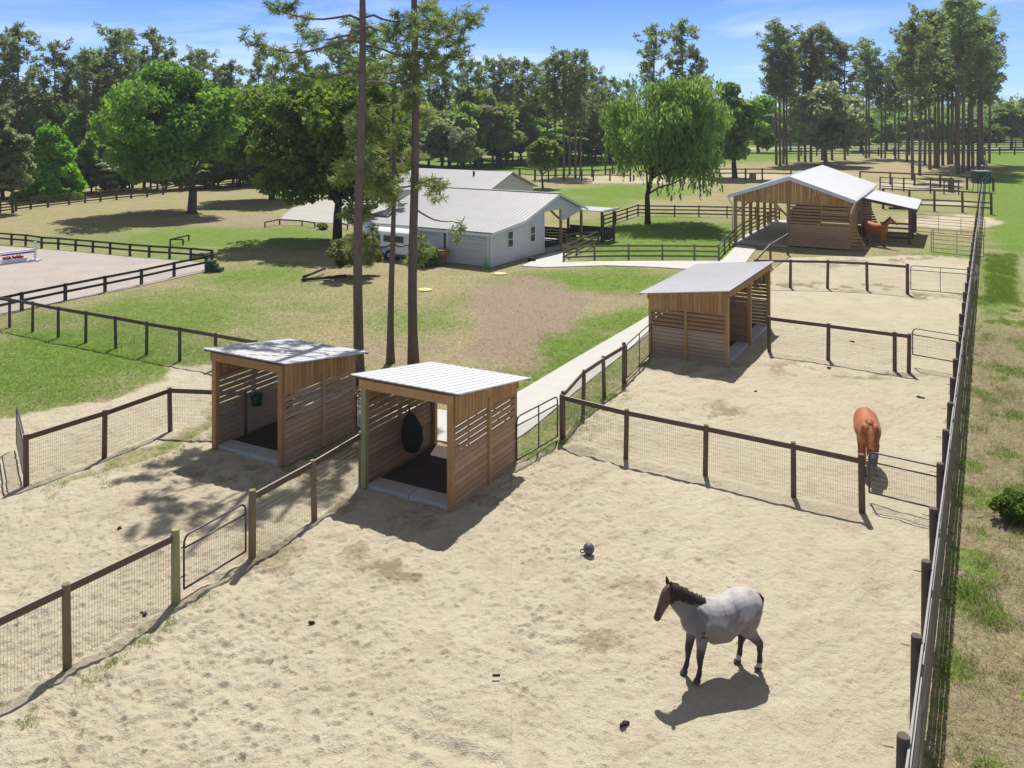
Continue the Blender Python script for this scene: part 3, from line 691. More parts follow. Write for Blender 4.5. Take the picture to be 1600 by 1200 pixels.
board_fence('dark two rail fence along the far side of the riding arena', [G(-150, 372), G(-60, 377), G(-10, 380), G(18, 382.5), G(40, 384), G(65, 388), G(91, 389.5), G(118, 392), G(145, 394.5), G(172, 397), G(203, 400), G(233, 402.5), G(265, 404.5), G(298, 407), G(331, 410)], .80, (.40, .76), 'black_fence', pw=.12, name='arena_fence', bh=.13)
K = [G(881, 408), G(929, 406), G(982, 405.5), G(1035, 405.5), G(1085, 406), G(1123, 406.5)]
board_fence('weathered three board fence in front of the shade tree paddock', K, 1.0, (.25, .58, .92), 'grey_fence', name='board_fence', side=-1)
board_fence('three board fence along the shaded barn aisle', [G(1123, 406.5), G(1132, 395), G(1140, 388), G(1160, 368), G(1172, 362), G(1186, 356), G(1200, 350), G(1218, 343)], 1.0, (.25, .58, .92), 'grey_fence', side=1)
board_fence('dark three board fence behind the shade tree', [G(997, 337), G(1054, 338), G(1092, 338.5), G(1136, 339.5), G(1180, 341), G(1218, 343)], 1.03, (.27, .62, .96), 'black_fence', side=-1)
board_fence('dark three board fence from the porch up to the shade tree paddock corner', [G(943, 355.5), G(962, 349), G(980, 343), G(997, 337)], 1.03, (.27, .62, .96), 'black_fence')
board_fence('weathered fence wing by the porch of the white barn', [G(881, 408), G(901, 398), G(935, 382)], .98, (.25, .58, .92), 'grey_fence')
board_fence('low weathered fence wing inside the corner by the white barn porch', [G(885, 387), G(908, 383), G(935, 382)], .95, (.25, .58, .9), 'grey_fence')
# far left four board fence
L4 = [(-120, 345), (-60, 339), (-20, 336), (0, 333), (25, 330), (48, 327), (75, 324), (108, 320), (133, 317), (157, 315), (182, 312), (205, 310), (230, 308), (255, 304), (285, 300), (330, 296), (370, 292), (405, 290)]
board_fence('long brown four board fence in front of the left woods', [G(a, b) for a, b in L4], 1.15, (.22, .5, .8, 1.08), 'brown_fence', pw=.16, bh=.13)
# low jumping rails in the grass
def low_rail(label, pts, h):
    pts = [V(p.x, p.y) for p in pts]; t = thing('low_rail', pts[0], label, 'rail')
    for p in pts: mb = MB(); mb.box(p, .1, .1, h, None); mb.build('leg', M['black_fence'], t)
    mb = MB()
    for a, b in zip(pts, pts[1:]): mb.bar(a+V(0, 0, h), b+V(0, 0, h), .11, .09)
    mb.build('bar', M['black_fence'], t)
low_rail('low dark rail barrier bent round the corner of the lawn', [G(414, 355), G(437, 350.5), G(472, 352.5), G(492, 356)], .42)
low_rail('two post low dark rail beside the trunk of the trailer tree', [G(531, 355), G(543, 359)], .4)
low_rail('L shaped low dark rail on the green lawn behind the arena', [G(286, 383), G(266, 383), G(295, 376)], .42)
mb = MB()
p = G(471, 440); mb.tube([p+V(0, 0, .1), G(541, 434)+V(0, 0, .12)], .09, 8); mb.tube([p+V(.1, .1, .25), G(508, 427)+V(0, 0, .3)], .08, 8)
o = mb.build('fallen_poles', M['black_fence'], loc=p); tag(o, 'two long dark poles lying crossed on the grass', 'poles')
# boundary fence on the right
def boundary():
    t = thing('boundary_fence', fpt(8), 'long dark four board boundary fence receding along the right side of the paddocks', 'fence')
    Yp = list(np.arange(8.85, 100, 2.13)); posts = []
    for k, Y in enumerate(Yp[:42]):
        p = fpt(Y); posts.append(p)
        round_post(t, p, 1.5+random.gauss(0, .012), .085, 'post_dark')
    nrm = V(FDIR.y, -FDIR.x)
    far = [fpt(Y) for Y in np.arange(Yp[42], 190, 4.6)]
    for p in far: round_post(t, p, 1.45, .085, 'post_dark')
    allp = posts+far
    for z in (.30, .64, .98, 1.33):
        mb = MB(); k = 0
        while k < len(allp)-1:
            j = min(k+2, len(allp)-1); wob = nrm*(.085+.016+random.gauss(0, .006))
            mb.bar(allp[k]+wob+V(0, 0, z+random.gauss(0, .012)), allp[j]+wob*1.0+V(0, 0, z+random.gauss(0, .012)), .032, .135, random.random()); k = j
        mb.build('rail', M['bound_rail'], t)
    wb = MB(); wire_panel(wb, allp[0]+nrm*.14, allp[26]+nrm*.14, .05, 1.25, .1, .1, .005); wb.build('wire_mesh', M['wire'], t)
    for k in range(0, 9):
        mb = MB(); p = allp[k]-nrm*.09+V(0, 0, 1.3); mb.tube([p, p-nrm*.12-FDIR*.05+V(0, 0, .02)], .012, 6); mb.build('insulator', M['yellow'], t)
boundary()
# pens and fences beyond the barn
tube_gate('nearer of the two pipe panel gates right of the lean-to, with green grass behind', G(1455, 397), G(1537, 405), .15, 1.7, mesh=False, bars=(.45, .75, 1.05), uprights=(.04, .5), mid=.35, name='pipe_panel')
tube_gate('farther of the two pipe panel gates right of the lean-to, on pale sand', G(1432, 365), G(1539, 374), .2, 1.6, mesh=False, bars=(.5, .85, 1.1), uprights=(.33, .66), mid=.3, name='pipe_panel')
board_fence('one rail fence behind the pen with the dark feed box', [G(1344, 286), G(1391, 288), G(1429, 290), G(1469, 292), G(1511, 296), G(1552, 299)], 1.65, (1.6,), 'brown_fence', pw=.2, bh=.2, name='rail_fence')
board_fence('pipe and post pen fence on the pale sand behind the lean-to', [G(1380, 326), G(1421, 329), G(1460, 330), G(1504, 332), G(1549, 335)], 2.1, (.6, 1.1, 2.05), 'rail', pw=.2, bh=.14, name='rail_fence')
board_fence('thin pipe pen fence in the shade of the right pine stand', [G(1375, 297), G(1394, 298), G(1412, 299), G(1454, 302), G(1475, 303), G(1498, 304)], 1.7, (.5, 1.0, 1.65), 'gate', pw=.14, bh=.1, name='rail_fence')
board_fence('short rail fence left of the wooden barn roof', [G(1100, 280), G(1124, 281), G(1165, 281), G(1191, 281), G(1236, 282), G(1280, 283)], 1.7, (1.0, 1.6), 'rail', pw=.22, bh=.16, name='rail_fence')
board_fence('rail fence zigzagging across the pale track behind the white barn', [G(812, 280), G(836, 282), G(857, 283), G(881, 282), G(909, 282), G(927, 282), G(953, 282), G(985, 283)], 1.6, (1.55, .8), 'brown_fence', pw=.22, bh=.14, name='rail_fence')
board_fence('rail fence climbing the green field behind the shade tree', [G(925, 276), G(946, 273), G(957, 271), G(967, 269), G(985, 266), G(1010, 262)], 1.6, (1.55, .8), 'brown_fence', pw=.22, bh=.14, name='rail_fence')
board_fence('rail fence across the bright green field in the middle distance', [G(890, 254), G(911, 253), G(930, 252.5), G(948, 252), G(967, 251), G(990, 250), G(1020, 249)], 2.1, (2.05, 1.0), 'brown_fence', pw=.26, bh=.18, name='rail_fence')
board_fence('rail fence at the edge of the woods beyond the gable of the far roof', [G(690, 268), G(720, 266), G(746, 264), G(784, 262), G(810, 260), G(850, 257)], 1.9, (1.8, .9), 'brown_fence', pw=.24, bh=.18, name='rail_fence')
board_fence('long dark roadside fence behind the right pine stand', [V(x, 205+(x-70)*.09) for x in np.linspace(66, 140, 20)], 1.9, (.5, 1.1, 1.75), 'black_fence', pw=.25, bh=.2, name='rail_fence')
board_fence('long dark fence on the far side of the pale road', [V(x, 266) for x in np.linspace(20, 170, 26)], 2.2, (.6, 1.3, 2.0), 'black_fence', pw=.3, bh=.25, name='rail_fence')
# ------------------------------------------------------------------ wooden barn
def wooden_barn():
    A = G(1149, 379); ax = V(.883, -.47); bx = V(.47, .883)
    W, D = 8.0, 15.5; he, hr = 3.62, 5.0
    P = lambda a, b, z=0: V(A.x, A.y)+ax*a+bx*b+V(0, 0, z)
    t = thing('wooden_barn', P(0, 0), 'open sided wooden barn with bright white gable roof and slatted front', 'barn')
    Z = V(0, 0, 1)
    zr = lambda a: he+(hr-he)*(1-abs(a-W/2)/(W/2))
    for a, bs in ((0, [0, 2.6, 5.2, 7.9, 10.6, 13.2, 15.5]), (W/2-.15, [0, 3.8, 7.6, 11.5, 15.5]), (W, [15.5])):
        for b in bs:
            mb = MB(); mb.frame(P(a-.11, b-.11), ax*.22, bx*.22, Z*(zr(a)-.15)); mb.build('post', M['wood_post'], t)
    # braces
    mb = MB()
    mb.bar(P(.1, .0, 2.35), P(1.15, .0, 3.25), .09, .14); mb.bar(P(W/2-.2, 0, 2.2), P(W/2-1.3, 0, 3.25), .09, .14)
    for b in (2.6, 5.2, 7.9): mb.bar(P(0, b, 2.5), P(.9, b, 3.3), .09, .14)
    mb.build('brace', M['wood'], t)
    # front wall: right half slatted
    a0_, a1_ = W/2-.05, W+.12
    w_ = MB(); z = .08
    while z < 1.68: w_.frame(P(a0_, -.14, z), ax*(a1_-a0_), bx*.05, Z*.188); z += .2
    wl = w_.build('front_wall', M['low_board'], t)
    w_ = MB(); z = 1.72
    while z < 3.1: w_.frame(P(a0_, -.14, z), ax*(a1_-a0_), bx*.05, Z*.15); z += .225
    w_.build('slats', M['board'], wl)
    g = MB(); n = 42
    for k in range(n):
        a = -.1+(W+.2)*k/n; b = -.1+(W+.2)*(k+1)/n-.018
        g.prism([P(a, -.17, 3.12), P(b, -.17, 3.12), P(b, -.17, zr(b)-.03), P(a, -.17, zr(a)-.03)], bx*.04)
    g.build('gable_boards', M['wood'], wl)
    bt = MB()        # flared slats at the right front corner
    for k in range(8):
        z = .15+k*.24; ext = 1.1*(1-z/2.1)+.08; bt.frame(P(W+.13, -.12, z), ax*ext, bx*.05, Z*.14)
    bt.bar(P(W+1.2, -.1, 0), P(W+.2, -.1, 2.0), .06, .1, up=bx)
    bt.build('flared_slats', M['board'], wl)
    # right side wall with an opening
    sw = MB(); b = 0
    while b < 15.4:
        if 5.2 < b < 8.0: z0 = 2.2
        else: z0 = .05
        sw.frame(P(W, b, z0), ax*.05, bx*.235, Z*(3.55-z0)); b += .245
    sw.build('side_wall', M['wood'], t)
    mw = MB(); z = .08
    while z < 2.6: mw.frame(P(W/2-.05, .2, z), ax*.05, bx*(D-.3), Z*.19); z += .22
    mw.build('stall_wall', M['board'], t)
    bw = MB(); z = .08
    while z < 3.2: bw.frame(P(W/2, D, z), ax*(W/2), bx*.05, Z*.19); z += .21
    bw.build('back_wall', M['board'], t)
    # roof
    oh, of = .42, .45
    r = MB(); dD = bx*(D+2*of)
    for s in (-1, 1):
        e = W/2+s*(W/2+oh); ze = he-(hr-he)/(W/2)*oh+.12
        o_ = P(W/2, -of, hr+.12); d_ = P(e, -of, ze)-o_
        r.frame(o_, d_, dD, Z*.03, .4)
        for k in range(1, 37): r.bar(o_+dD*(k/37)+Z*.035, o_+dD*(k/37)+d_+Z*.035, .03, .02, .5)
    rf = r.build('roof', M['roof_bright'], t)
    for bb in (-of-.03, D+of):
        tr = MB()
        for s in (-1, 1):
            e = W/2+s*(W/2+oh); ze = he-(hr-he)/(W/2)*oh+.12
            tr.prism([P(W/2, bb, hr-.14), P(e, bb, ze-.22), P(e, bb, ze+.04), P(W/2, bb, hr+.16)], bx*.03)
        tr.build('bargeboard', M['roof'], rf)
    gt = MB()
    for s in (-1, 1):
        e = W/2+s*(W/2+oh); ze = he-(hr-he)/(W/2)*oh
        gt.frame(P(e-.06+s*.07, -of, ze-.02), ax*.12, dD, Z*.13)
    gt.build('gutter', M['white_paint'], rf)
    for e, s in ((-oh, 1), (W+oh, -1)):
        dp = MB(); aw = -.17 if s > 0 else W+.2
        dp.tube([P(e, -of+.1, he-.15), P(e, -of+.1, he-.3), P(aw, -.25, he-.75), P(aw, -.25, .4 if s > 0 else he-1.0)], .05, 8); dp.build('downspout', M['white_paint'], rf)
    lp = MB(); lp.tube([P(W/2-.1, -.25, 1.0), P(W/2-.1, -.25, 3.3), P(W/2, -.45, 3.65)], .03, 6); lp.build('conduit', M['galv'], t)
    # aisle floor
    mb = MB(); mb.frame(P(-.3, -.35, -.1), ax*(W/2+.2), bx*(D+.6), Z*.135); mb.build('floor', M['concrete'], t)
    # lean-to
    L0, L1, out = 5.0, 13.0, 4.15; zi, zo = 3.4, 2.62
    r = MB(); o_ = P(W+.08, L0, zi); d_ = P(W+out, L0, zo)-o_; r.frame(o_, d_, bx*(L1-L0), Z*.03, .4)
    for k in range(1, 20): r.bar(o_+bx*((L1-L0)*k/20)+Z*.035, o_+bx*((L1-L0)*k/20)+d_+Z*.035, .03, .02, .5)
    lr = r.build('lean_to_roof', M['roof_bright'], t)
    tr = MB(); tr.frame(P(W+.1, L0-.03, zi-.2), P(W+out, L0, zo)-P(W+.08, L0, zi), bx*.03, Z*.2); tr.build('bargeboard', M['rail'], lr); tr = MB(); tr.frame(P(W+out-.05, L0, zo-.2), ax*.04, bx*(L1-L0), Z*.18); tr.build('fascia', M['rail'], lr)
    for b in (L0+.25, L0+3.9, L1-.25):
        mb = MB(); mb.frame(P(W+out-.6, b-.1), ax*.2, bx*.2, Z*(zo-.12)); mb.build('post', M['rail'], t)
    mb = MB(); z = .3
    while z < 3.1: mb.frame(P(W+.1, L0+3.2, z), ax*(1.2-(.38*z if z < 2.4 else .9)+.3), bx*.05, Z*.14); z += .2
    mb.build('flared_slats', M['board'], t)
    for b in (L0+.4,):
        for z in (.35, .7, 1.05, 1.4):
            mb = MB(); mb.frame(P(W+1.6, b, z), ax*(out-2.1), bx*.04, Z*.14); mb.build('rail', M['rail'], t)
    mb = MB(); mb.frame(P(W+out-2.2, L0+3.6, 2.2), ax*(2.0), bx*.06, Z*.16); mb.frame(P(W+out-.6, L0+.2, 2.2), ax*.08, bx*7.6, Z*.16); mb.build('beam', M['rail'], t)
    mb = MB(); mb.frame(P(W+.06, 2.6, 1.35), ax*.05, bx*.9, Z*.5, .1); mb.build('notice_board', M['grey_board'], t)
    return P
PW = wooden_barn()
# ------------------------------------------------------------------ white barn
Bx = V(-.85, .527); By = V(.527, .85)
def white_barn():
    A = G(768, 418)
    P = lambda a, d, z=0: V(A.x, A.y)+Bx*a+By*d+V(0, 0, z)
    Z = V(0, 0, 1); L = 11.6
    prof = [(0, 2.18), (3.74, 2.52), (8.5, 3.95), (12.9, 2.5)]
    def zr(d):
        for (d0, z0), (d1, z1) in zip(prof, prof[1:]):
            if d <= d1: return z0+(z1-z0)*(d-d0)/(d1-d0)
        return prof[-1][1]
    t = thing('white_barn', P(0, 0), 'long pale sided barn with grey metal roof, garage door and open breezeway', 'barn')
    def lap(mb, f, a0, a1, ztop, nrm, z0=.02, st=.115):
        """lap siding: each course leans out at its foot; f(a, z) gives the wall point"""
        z = z0
        while z < 4:
            zt = lambda a: min(z+st, ztop(a))
            m0, m1 = a0, a1
            if ztop(a0) <= z and ztop(a1) <= z: break
            # clip the course where the slope cuts it
            N = 14; aa = [a0+(a1-a0)*k/N for k in range(N+1)]
            for p, q in zip(aa, aa[1:]):
                if ztop(p) <= z+.005 and ztop(q) <= z+.005: continue
                pz, qz = max(zt(p), z), max(zt(q), z)
                mb.add([f(p, z)+nrm*.018, f(q, z)+nrm*.018, f(q, qz)+nrm*.003, f(p, pz)+nrm*.003, f(p, z), f(q, z)], [(0, 1, 2, 3), (4, 5, 1, 0)], .5+.3*math.sin(z*40))
            z += st
    # gable wall (faces the camera's right)
    core = MB()
    core.prism([P(.06, 0, 0), P(.06, 6.75, 0), P(.06, 6.75, 2.95), P(.06, 3.74, 2.45), P(.06, 0, 2.12)], Bx*.1, .5)
    mb = MB()
    f = lambda d, z: P(.05, d, z)
    lap(mb, f, 0, 6.75, lambda d: zr(d)-.03, -Bx)
    mb.v += []; 
    g = core.build('gable_wall', M['siding'], t); lapo = mb.build('lap_siding', M['siding'], g)
    up = MB(); up.prism([P(.04, 6.75, 2.85), P(.04, 9.3, 2.85), P(.04, 12.6, 2.5), P(.04, 8.5, 3.9), P(.04, 6.75, 3.35)], Bx*.1, .6)
    up.prism([P(.02, 9.25, 2.0), P(.02, 9.75, 2.0), P(.02, 12.7, 2.5), P(.02, 9.25, 3.0)], Bx*.1, .5)
    up.build('gable_panel', M['siding'], t)
    # long wall with the garage door
    fw = MB(); fw.frame(P(.05, .06), Bx*(L-.1), By*.1, Z*2.1, .5); lw = fw.build('front_wall', M['siding'], t)
    mb = MB(); lap(mb, lambda a, z: P(a, .05, z), 3.55, L, lambda a: 2.1, -By); mb.build('lap_siding', M['siding'], lw)
    gd = MB()
    for k in range(4): gd.frame(P(.35, .01, .02+k*.46), Bx*3.0, By*.04, Z*.45)
    gdo = gd.build('garage_door', M['garage'], t)
    mb = MB(); mb.frame(P(.2, .0, .0), Bx*.14, By*.05, Z*1.95); mb.frame(P(3.36, .0, 0), Bx*.14, By*.05, Z*1.95); mb.frame(P(.2, -.01, 1.9), Bx*3.3, By*.05, Z*.16); mb.build('frame', M['trim'], gdo)
    mb = MB(); mb.frame(P(-.01, -.0), Bx*.1, By*.12, Z*2.1); mb.frame(P(0, 6.66), Bx*.1, By*.1, Z*2.9); mb.build('corner_trim', M['trim'], t)
    mb = MB(); mb.frame(P(3.6, -.03, .05), Bx*.09, By*.07, Z*2.0); mb.build('downspout', M['dark'], t)
    for d in (1.88, 4.75):
        wz, wh, ww = .95, 1.12, .72
        fr = MB(); fr.frame(P(-.03, d, wz), Bx*.06, By*ww, Z*.07); fr.frame(P(-.03, d, wz+wh-.07), Bx*.06, By*ww, Z*.07); fr.frame(P(-.03, d, wz+.07), Bx*.06, By*.07, Z*(wh-.14)); fr.frame(P(-.03, d+ww-.07, wz+.07), Bx*.06, By*.07, Z*(wh-.14)); fr.frame(P(-.025, d+.07, wz+wh*.48), Bx*.05, By*(ww-.14), Z*.05)
        fo = fr.build('window', M['trim'], t); mb = MB(); mb.frame(P(-.008, d+.07, wz+.07), Bx*.02, By*(ww-.14), Z*(wh-.14), .5); mb.build('pane', M['glass'], fo)
    # interior of the breezeway and the porch
    iw = MB(); iw.frame(P(.2, 6.7), Bx*(L-.3), By*.08, Z*2.9, .5); iw.build('aisle_wall', M['siding'], t)
    fl = MB(); fl.frame(P(.0, 6.8, -.1), Bx*L, By*6.2, Z*.14); fl.build('floor', M['concrete'], t)
    for a, d, h in ((.1, 9.35, 2.9), (.1, 12.6, 2.35), (L-.3, 9.35, 2.9), (L-.3, 12.6, 2.35), (4, 9.35, 2.9), (4, 12.6, 2.35), (8, 12.6, 2.35)):
        mb = MB(); mb.frame(P(a, d), Bx*.16, By*.16, Z*h); mb.build('post', M['wood_post'], t)
    lw2 = MB()
    for z in (.1, .32, .54, .76): lw2.frame(P(.6, 12.62, z), Bx*(L-1), By*.05, Z*.2)
    lw2.frame(P(4.1, 9.4, .05), Bx*.05, By*3.1, Z*.95); lw2.frame(P(2.6, 6.85, .05), Bx*.05, By*2.4, Z*1.35); lw2.build('stall_boards', M['dark'], t)
    mb = MB(); mb.frame(P(.9, 6.9, .041), Bx*(L-1.2), By*5.6, Z*.012); mb.build('floor_mat', M['mat'], t)
    bk = MB(); bk.bar(P(.3, 9.4, 2.1), P(1.2, 9.4, 2.8), .09, .12); bk.bar(P(3.8, 9.4, 2.1), P(2.9, 9.4, 2.8), .09, .12); bk.build('brace', M['wood'], t)
    # roof
    r = MB(); of = .28
    for (d0, z0), (d1, z1) in zip(prof, prof[1:]):
        if d0 == 0: z0 -= (z1-z0)/(d1-d0)*.3; d0 = -.3
        if d1 == 12.9: pass
        o_ = P(-of, d0, z0+.04); e = P(-of, d1, z1+.04)-o_; r.frame(o_, e, Bx*(L+2*of), Z*.035, .4)
        for k in range(1, 40): r.bar(o_+Bx*((L+2*of)*k/40)+Z*.04, o_+Bx*((L+2*of)*k/40)+e+Z*.04, .035, .022, .55)
    r.bar(P(-of, 8.5, 4.03), P(L+of, 8.5, 4.03), .3, .04, .8)
    rf = r.build('roof', M['roof_grey'], t)
    tr = MB()
    for (d0, z0), (d1, z1) in zip(prof, prof[1:]):
        if d0 == 0: z0 -= (z1-z0)/(d1-d0)*.3; d0 = -.3
        o_ = P(-of-.02, d0, z0-.1); tr.frame(o_, P(-of-.02, d1, z1-.1)-o_, Bx*.03, Z*.14)
    tr.frame(P(-of, -.34, 1.98), Bx*(L+2*of), By*.04, Z*.17); tr.build('fascia', M['trim'], rf)
    # low porch roof beyond the gable
    pr = MB(); pr.frame(P(-1.6, 12.9, 2.35), Bx*4.5, By*2.6+Z*.0, Z*.05); po = pr.build('porch_roof', M['roof_grey'], t)
    pg = MB(); pg.frame(P(-1.7, 12.9, 2.3), Bx*.1, By*2.6, Z*.2); pg.build('gutter', M['white_paint'], po)
    for a, d in ((-1.4, 13.1), (-1.4, 15.2), (2.6, 15.2)): mb = MB(); mb.frame(P(a, d), Bx*.16, By*.16, Z*2.3); mb.build('post', M['rail'], t)
    mb = MB(); mb.frame(P(-1.35, 13.1, .1), Bx*.06, By*2.1, Z*.8); mb.frame(P(-1.3, 15.2, .1), Bx*3.8, By*.06, Z*.8); mb.build('low_wall', M['dark'], t)
    return P
PB2 = white_barn()
def far_barn():
    ap = V(-.06, 80.7); P = lambda a, d, z=0: ap+Bx*a+By*d+V(0, 0, z); Z = V(0, 0, 1); L, w2, hr, he = 11.5, 4.6, 4.2, 2.55
    t = thing('grey_barn', P(0, 0), 'second grey roofed building standing behind the white barn', 'building')
    mb = MB(); mb.prism([P(.3, -w2, 0), P(.3, w2, 0), P(.3, w2, he-.05), P(.3, 0, hr-.08), P(.3, -w2, he-.05)], Bx*(L-.6), .5); mb.build('wall', M['siding'], t)
    r = MB()
    for s in (-1, 1):
        o_ = P(-.2, 0, hr); e = P(-.2, s*(w2+.3), he-.1)-o_; r.frame(o_, e, Bx*(L+.4), Z*.04, .4)
        for k in range(1, 36): r.bar(o_+Bx*((L+.4)*k/36)+Z*.045, o_+Bx*((L+.4)*k/36)+e+Z*.045, .04, .02, .55)
    ro = r.build('roof', M['roof_grey'], t)
    v_ = MB(); v_.tube([P(3.5, -1.2, hr-.5), P(3.5, -1.2, hr+.05)], .1, 8); v_.build('vent_pipe', M['dark'], ro)
far_barn()
# ------------------------------------------------------------------ trailer and yard things
def trailer():
    o = G(640, 410); ux = Bx; uy = By
    P = lambda a, b, z=0: V(o.x, o.y)+ux*a+uy*b+V(0, 0, z); Z = V(0, 0, 1); L, W = 4.6, 1.75
    t = thing('horse_trailer', P(0, 0), 'white horse trailer parked behind the pines against the barn wall', 'trailer')
    mb = MB(); n = 8
    sec = [(0, .45), (0, 1.75)]+[(W/2-W/2*math.cos(PI*k/n)*1, 1.75+.28*math.sin(PI*k/n)) for k in range(1, n)]+[(W, 1.75), (W, .45)]
    mb.prism([P(0, b, z) for b, z in sec], ux*L, .5); bo = mb.build('body', M['white_paint'], t)
    for b0 in (.2, .95):
        for z0, h in ((.62, .52), (1.35, .32)):
            mb = MB(); mb.frame(P(-.02, b0, z0), ux*.03, uy*.55, Z*h); mb.build('window', M['glass'], bo)
    for k in range(4): mb = MB(); mb.frame(P(.5+k*1.0, -.02, 1.2), ux*.7, uy*.03, Z*.42); mb.build('window', M['glass'], bo)
    mb = MB(); mb.frame(P(-.03, .86, .5), ux*.03, uy*.03, Z*1.3); mb.build('door_seam', M['galv'], bo)
    for a in (1.7, 2.6):
        for b in (-.06, W-.12):
            mb = MB(); c = P(a, b, .34); mb.tube([c, c+uy*.18], .34, 16); wh = mb.build('wheel', M['net'], t)
            mb = MB(); mb.tube([c-uy*.01, c+uy*.19], .17, 12); mb.build('rim', M['galv'], wh)
    mb = MB(); mb.frame(P(1.2, -.2, .7), ux*1.9, uy*.2, Z*.06); mb.build('fender', M['galv'], t)
    mb = MB(); mb.bar(P(L, W/2, .45), P(L+1.2, W/2, .45), .12, .1); mb.tube([P(L+.9, W/2, .0), P(L+.9, W/2, .8)], .04, 6); mb.build('tow_bar', M['galv'], t)
trailer()
mb = MB(); p = G(689, 413); mb.tube([p, p+V(0, 0, .05), p+V(0, 0, .62), p+V(0, 0, .64), p+V(0, 0, .92)], [.30, .32, .40, .52, .52], 14); o = mb.build('bin', M['tan_plastic'], loc=p); tag(o, 'tan flared bin standing by the barn wall next to the hedge', 'bin')
mb = MB(); mb.tube([p+V(0, 0, .92), p+V(0, 0, .97)], [.55, .53], 14); mb.build('rim', M['tan_plastic'], o)
mb = MB(); p = G(760, 420); mb.tube([p+V(0, 0, .03), p+V(0, 0, .55), p+V(0, 0, .7)], [.17, .06, .04], 12); o = mb.build('traffic_cone', M['cone'], loc=p); tag(o, 'bright green cone standing in front of the garage door', 'cone')
mb = MB(); mb.box(p, .46, .46, .035); mb.build('base', M['cone'], o)
for px, py, l in ((664, 453, 'faded yellow round lid in the grass left of the garage'), (781, 428, 'faded yellow round lid on the gravel near the barn corner')):
    mb = MB(); p = G(px, py); mb.tube([p+V(0, 0, -.05), p+V(0, 0, .03), p+V(0, 0, .05)], [.42, .42, .36], 18); o = mb.build('ground_lid', M['yellow'], loc=p); tag(o, l, 'lid')
mb = MB(); p = G(831, 408); mb.ball(p+V(0, 0, .12), .28, .2, .16); o = mb.build('dark_bag', M['net'], loc=p); tag(o, 'small dark bag on the ground below the barn windows', 'bag')
# mounting block
mb = MB(); p = G(338, 424)
for k, h in enumerate((.66, .44, .22)): mb.frame(p+V(-.25+k*.32-.35, -.3, h-.2 if k else .0), V(.34 if k else .5, 0, 0), V(0, .62, 0), V(0, 0, h if not k else .2), .5)
for k, h in enumerate((.44, .22)): mb.frame(p+V(.07+k*.32-.35+.01, -.26, 0), V(.28, 0, 0), V(0, .54, 0), V(0, 0, h-.2), .2)
o = mb.build('mounting_block', M['green_plastic'], loc=p); tag(o, 'dark green three step mounting block at the corner of the arena fence', 'mounting block')
# jump
def jump():
    a, b = G(55, 408), G(-70, 424); d = (b-a).normalized(); n = V(-d.y, d.x); P = lambda s, z: a+d*s+V(0, 0, z); Z = V(0, 0, 1)
    t = thing('jump', a, 'white show jump with blue striped pole and red flower boxes in the arena', 'jump'); L = (b-a).length
    for s in (0, L):
        mb = MB(); mb.frame(P(s-.06, 0)-n*.06, d*.12, n*.12, Z*1.3); mb.frame(P(s-.07, 0)-n*.5, d*.14, n*1.0, Z*.12); mb.frame(P(s-.4, 0)-n*.07, d*.8, n*.14, Z*.11); mb.build('standard', M['white_paint'], t)
    for k in range(7):
        mb = MB(); mb.tube([P(L*k/7, .62)-n*.1, P(L*(k+1)/7, .62)-n*.1], .06, 10); mb.build('pole_band', M['blue_paint'] if k != 3 else M['white_paint'], t)
    mb = MB(); mb.tube([P(0, .78)-n*.1, P(L, .78)-n*.1], .055, 10); mb.build('pole', M['white_paint'], t)
    s = .45
    while s+1.5 < L:
        mb = MB(); mb.frame(P(s, .02)-n*.45, d*1.5, n*.35, Z*.28); bx_ = mb.build('flower_box', M['white_paint'], t)
        mb = MB()
        for q in range(26): mb.ball(P(s+.1+random.random()*1.3, .3+random.random()*.16)-n*(.15+random.random()*.25), .07, .07, .06, 6, 4)
        mb.build('flowers', M['red'], bx_); mb = MB()
        for q in range(22): mb.ball(P(s+.1+random.random()*1.3, .28+random.random()*.1)-n*(.12+random.random()*.3), .08, .08, .05, 6, 4)
        mb.build('leaves', M['oak'], bx_); s += 1.75
jump()
# jolly ball
p = G(920, 866); mb = MB(); mb.ball(p+V(0, 0, .12), .122, .122, .125, 20, 14); o = mb.build('horse_ball', M['ball'], loc=p); tag(o, 'dark grey rubber ball with a handle lying on the sand', 'ball')
mb = MB(); mb.tube([p+V(-.10, -.02, .10), p+V(-.16, -.02, .12), p+V(-.19, -.02, .08), p+V(-.16, -.02, .04), p+V(-.10, -.02, .05)], .014, 8); mb.build('handle', M['ball'], o)
# droppings
for px, py, s, l in ((485, 974, 1, 'small dark dropping on bare sand right of the lower left gate'), (976, 1133, 1.1, 'dark dropping at the bottom edge of the sand left of the horse shadow'), (1441, 622, 2.2, 'flat dark manure pile near the right boundary fence'), (1333, 534, 1.6, 'dark manure pile between the two farther cross fences'), (225, 960, 1, 'dark clod just behind the lower left mesh fence'), (1295, 575, 1.2, 'dark clod below the middle post of the second cross fence'), (187, 826, 1, 'small dark clod in the middle of the left paddock'), (1180, 612, 1.0, 'small clod on sand below the long shelter')):
    mb = MB(); p = G(px, py)
    for k in range(5): mb.ball(p+V(random.gauss(0, .022)*s, random.gauss(0, .018)*s, .015), .036*s, .03*s, .028, 8, 5, None, .1)
    o = mb.build('manure_clod', M['manure'], loc=p); tag(o, l, 'manure', 'dark droppings on the sand')
p = G(775, 1058); mb = MB(); mb.bar(p+V(-.06, 0, .03), p+V(.07, 0, .03), .03, .03); o = mb.build('stick', M['manure'], loc=p); tag(o, 'short dark stick on the sand left of the grey horse', 'stick')
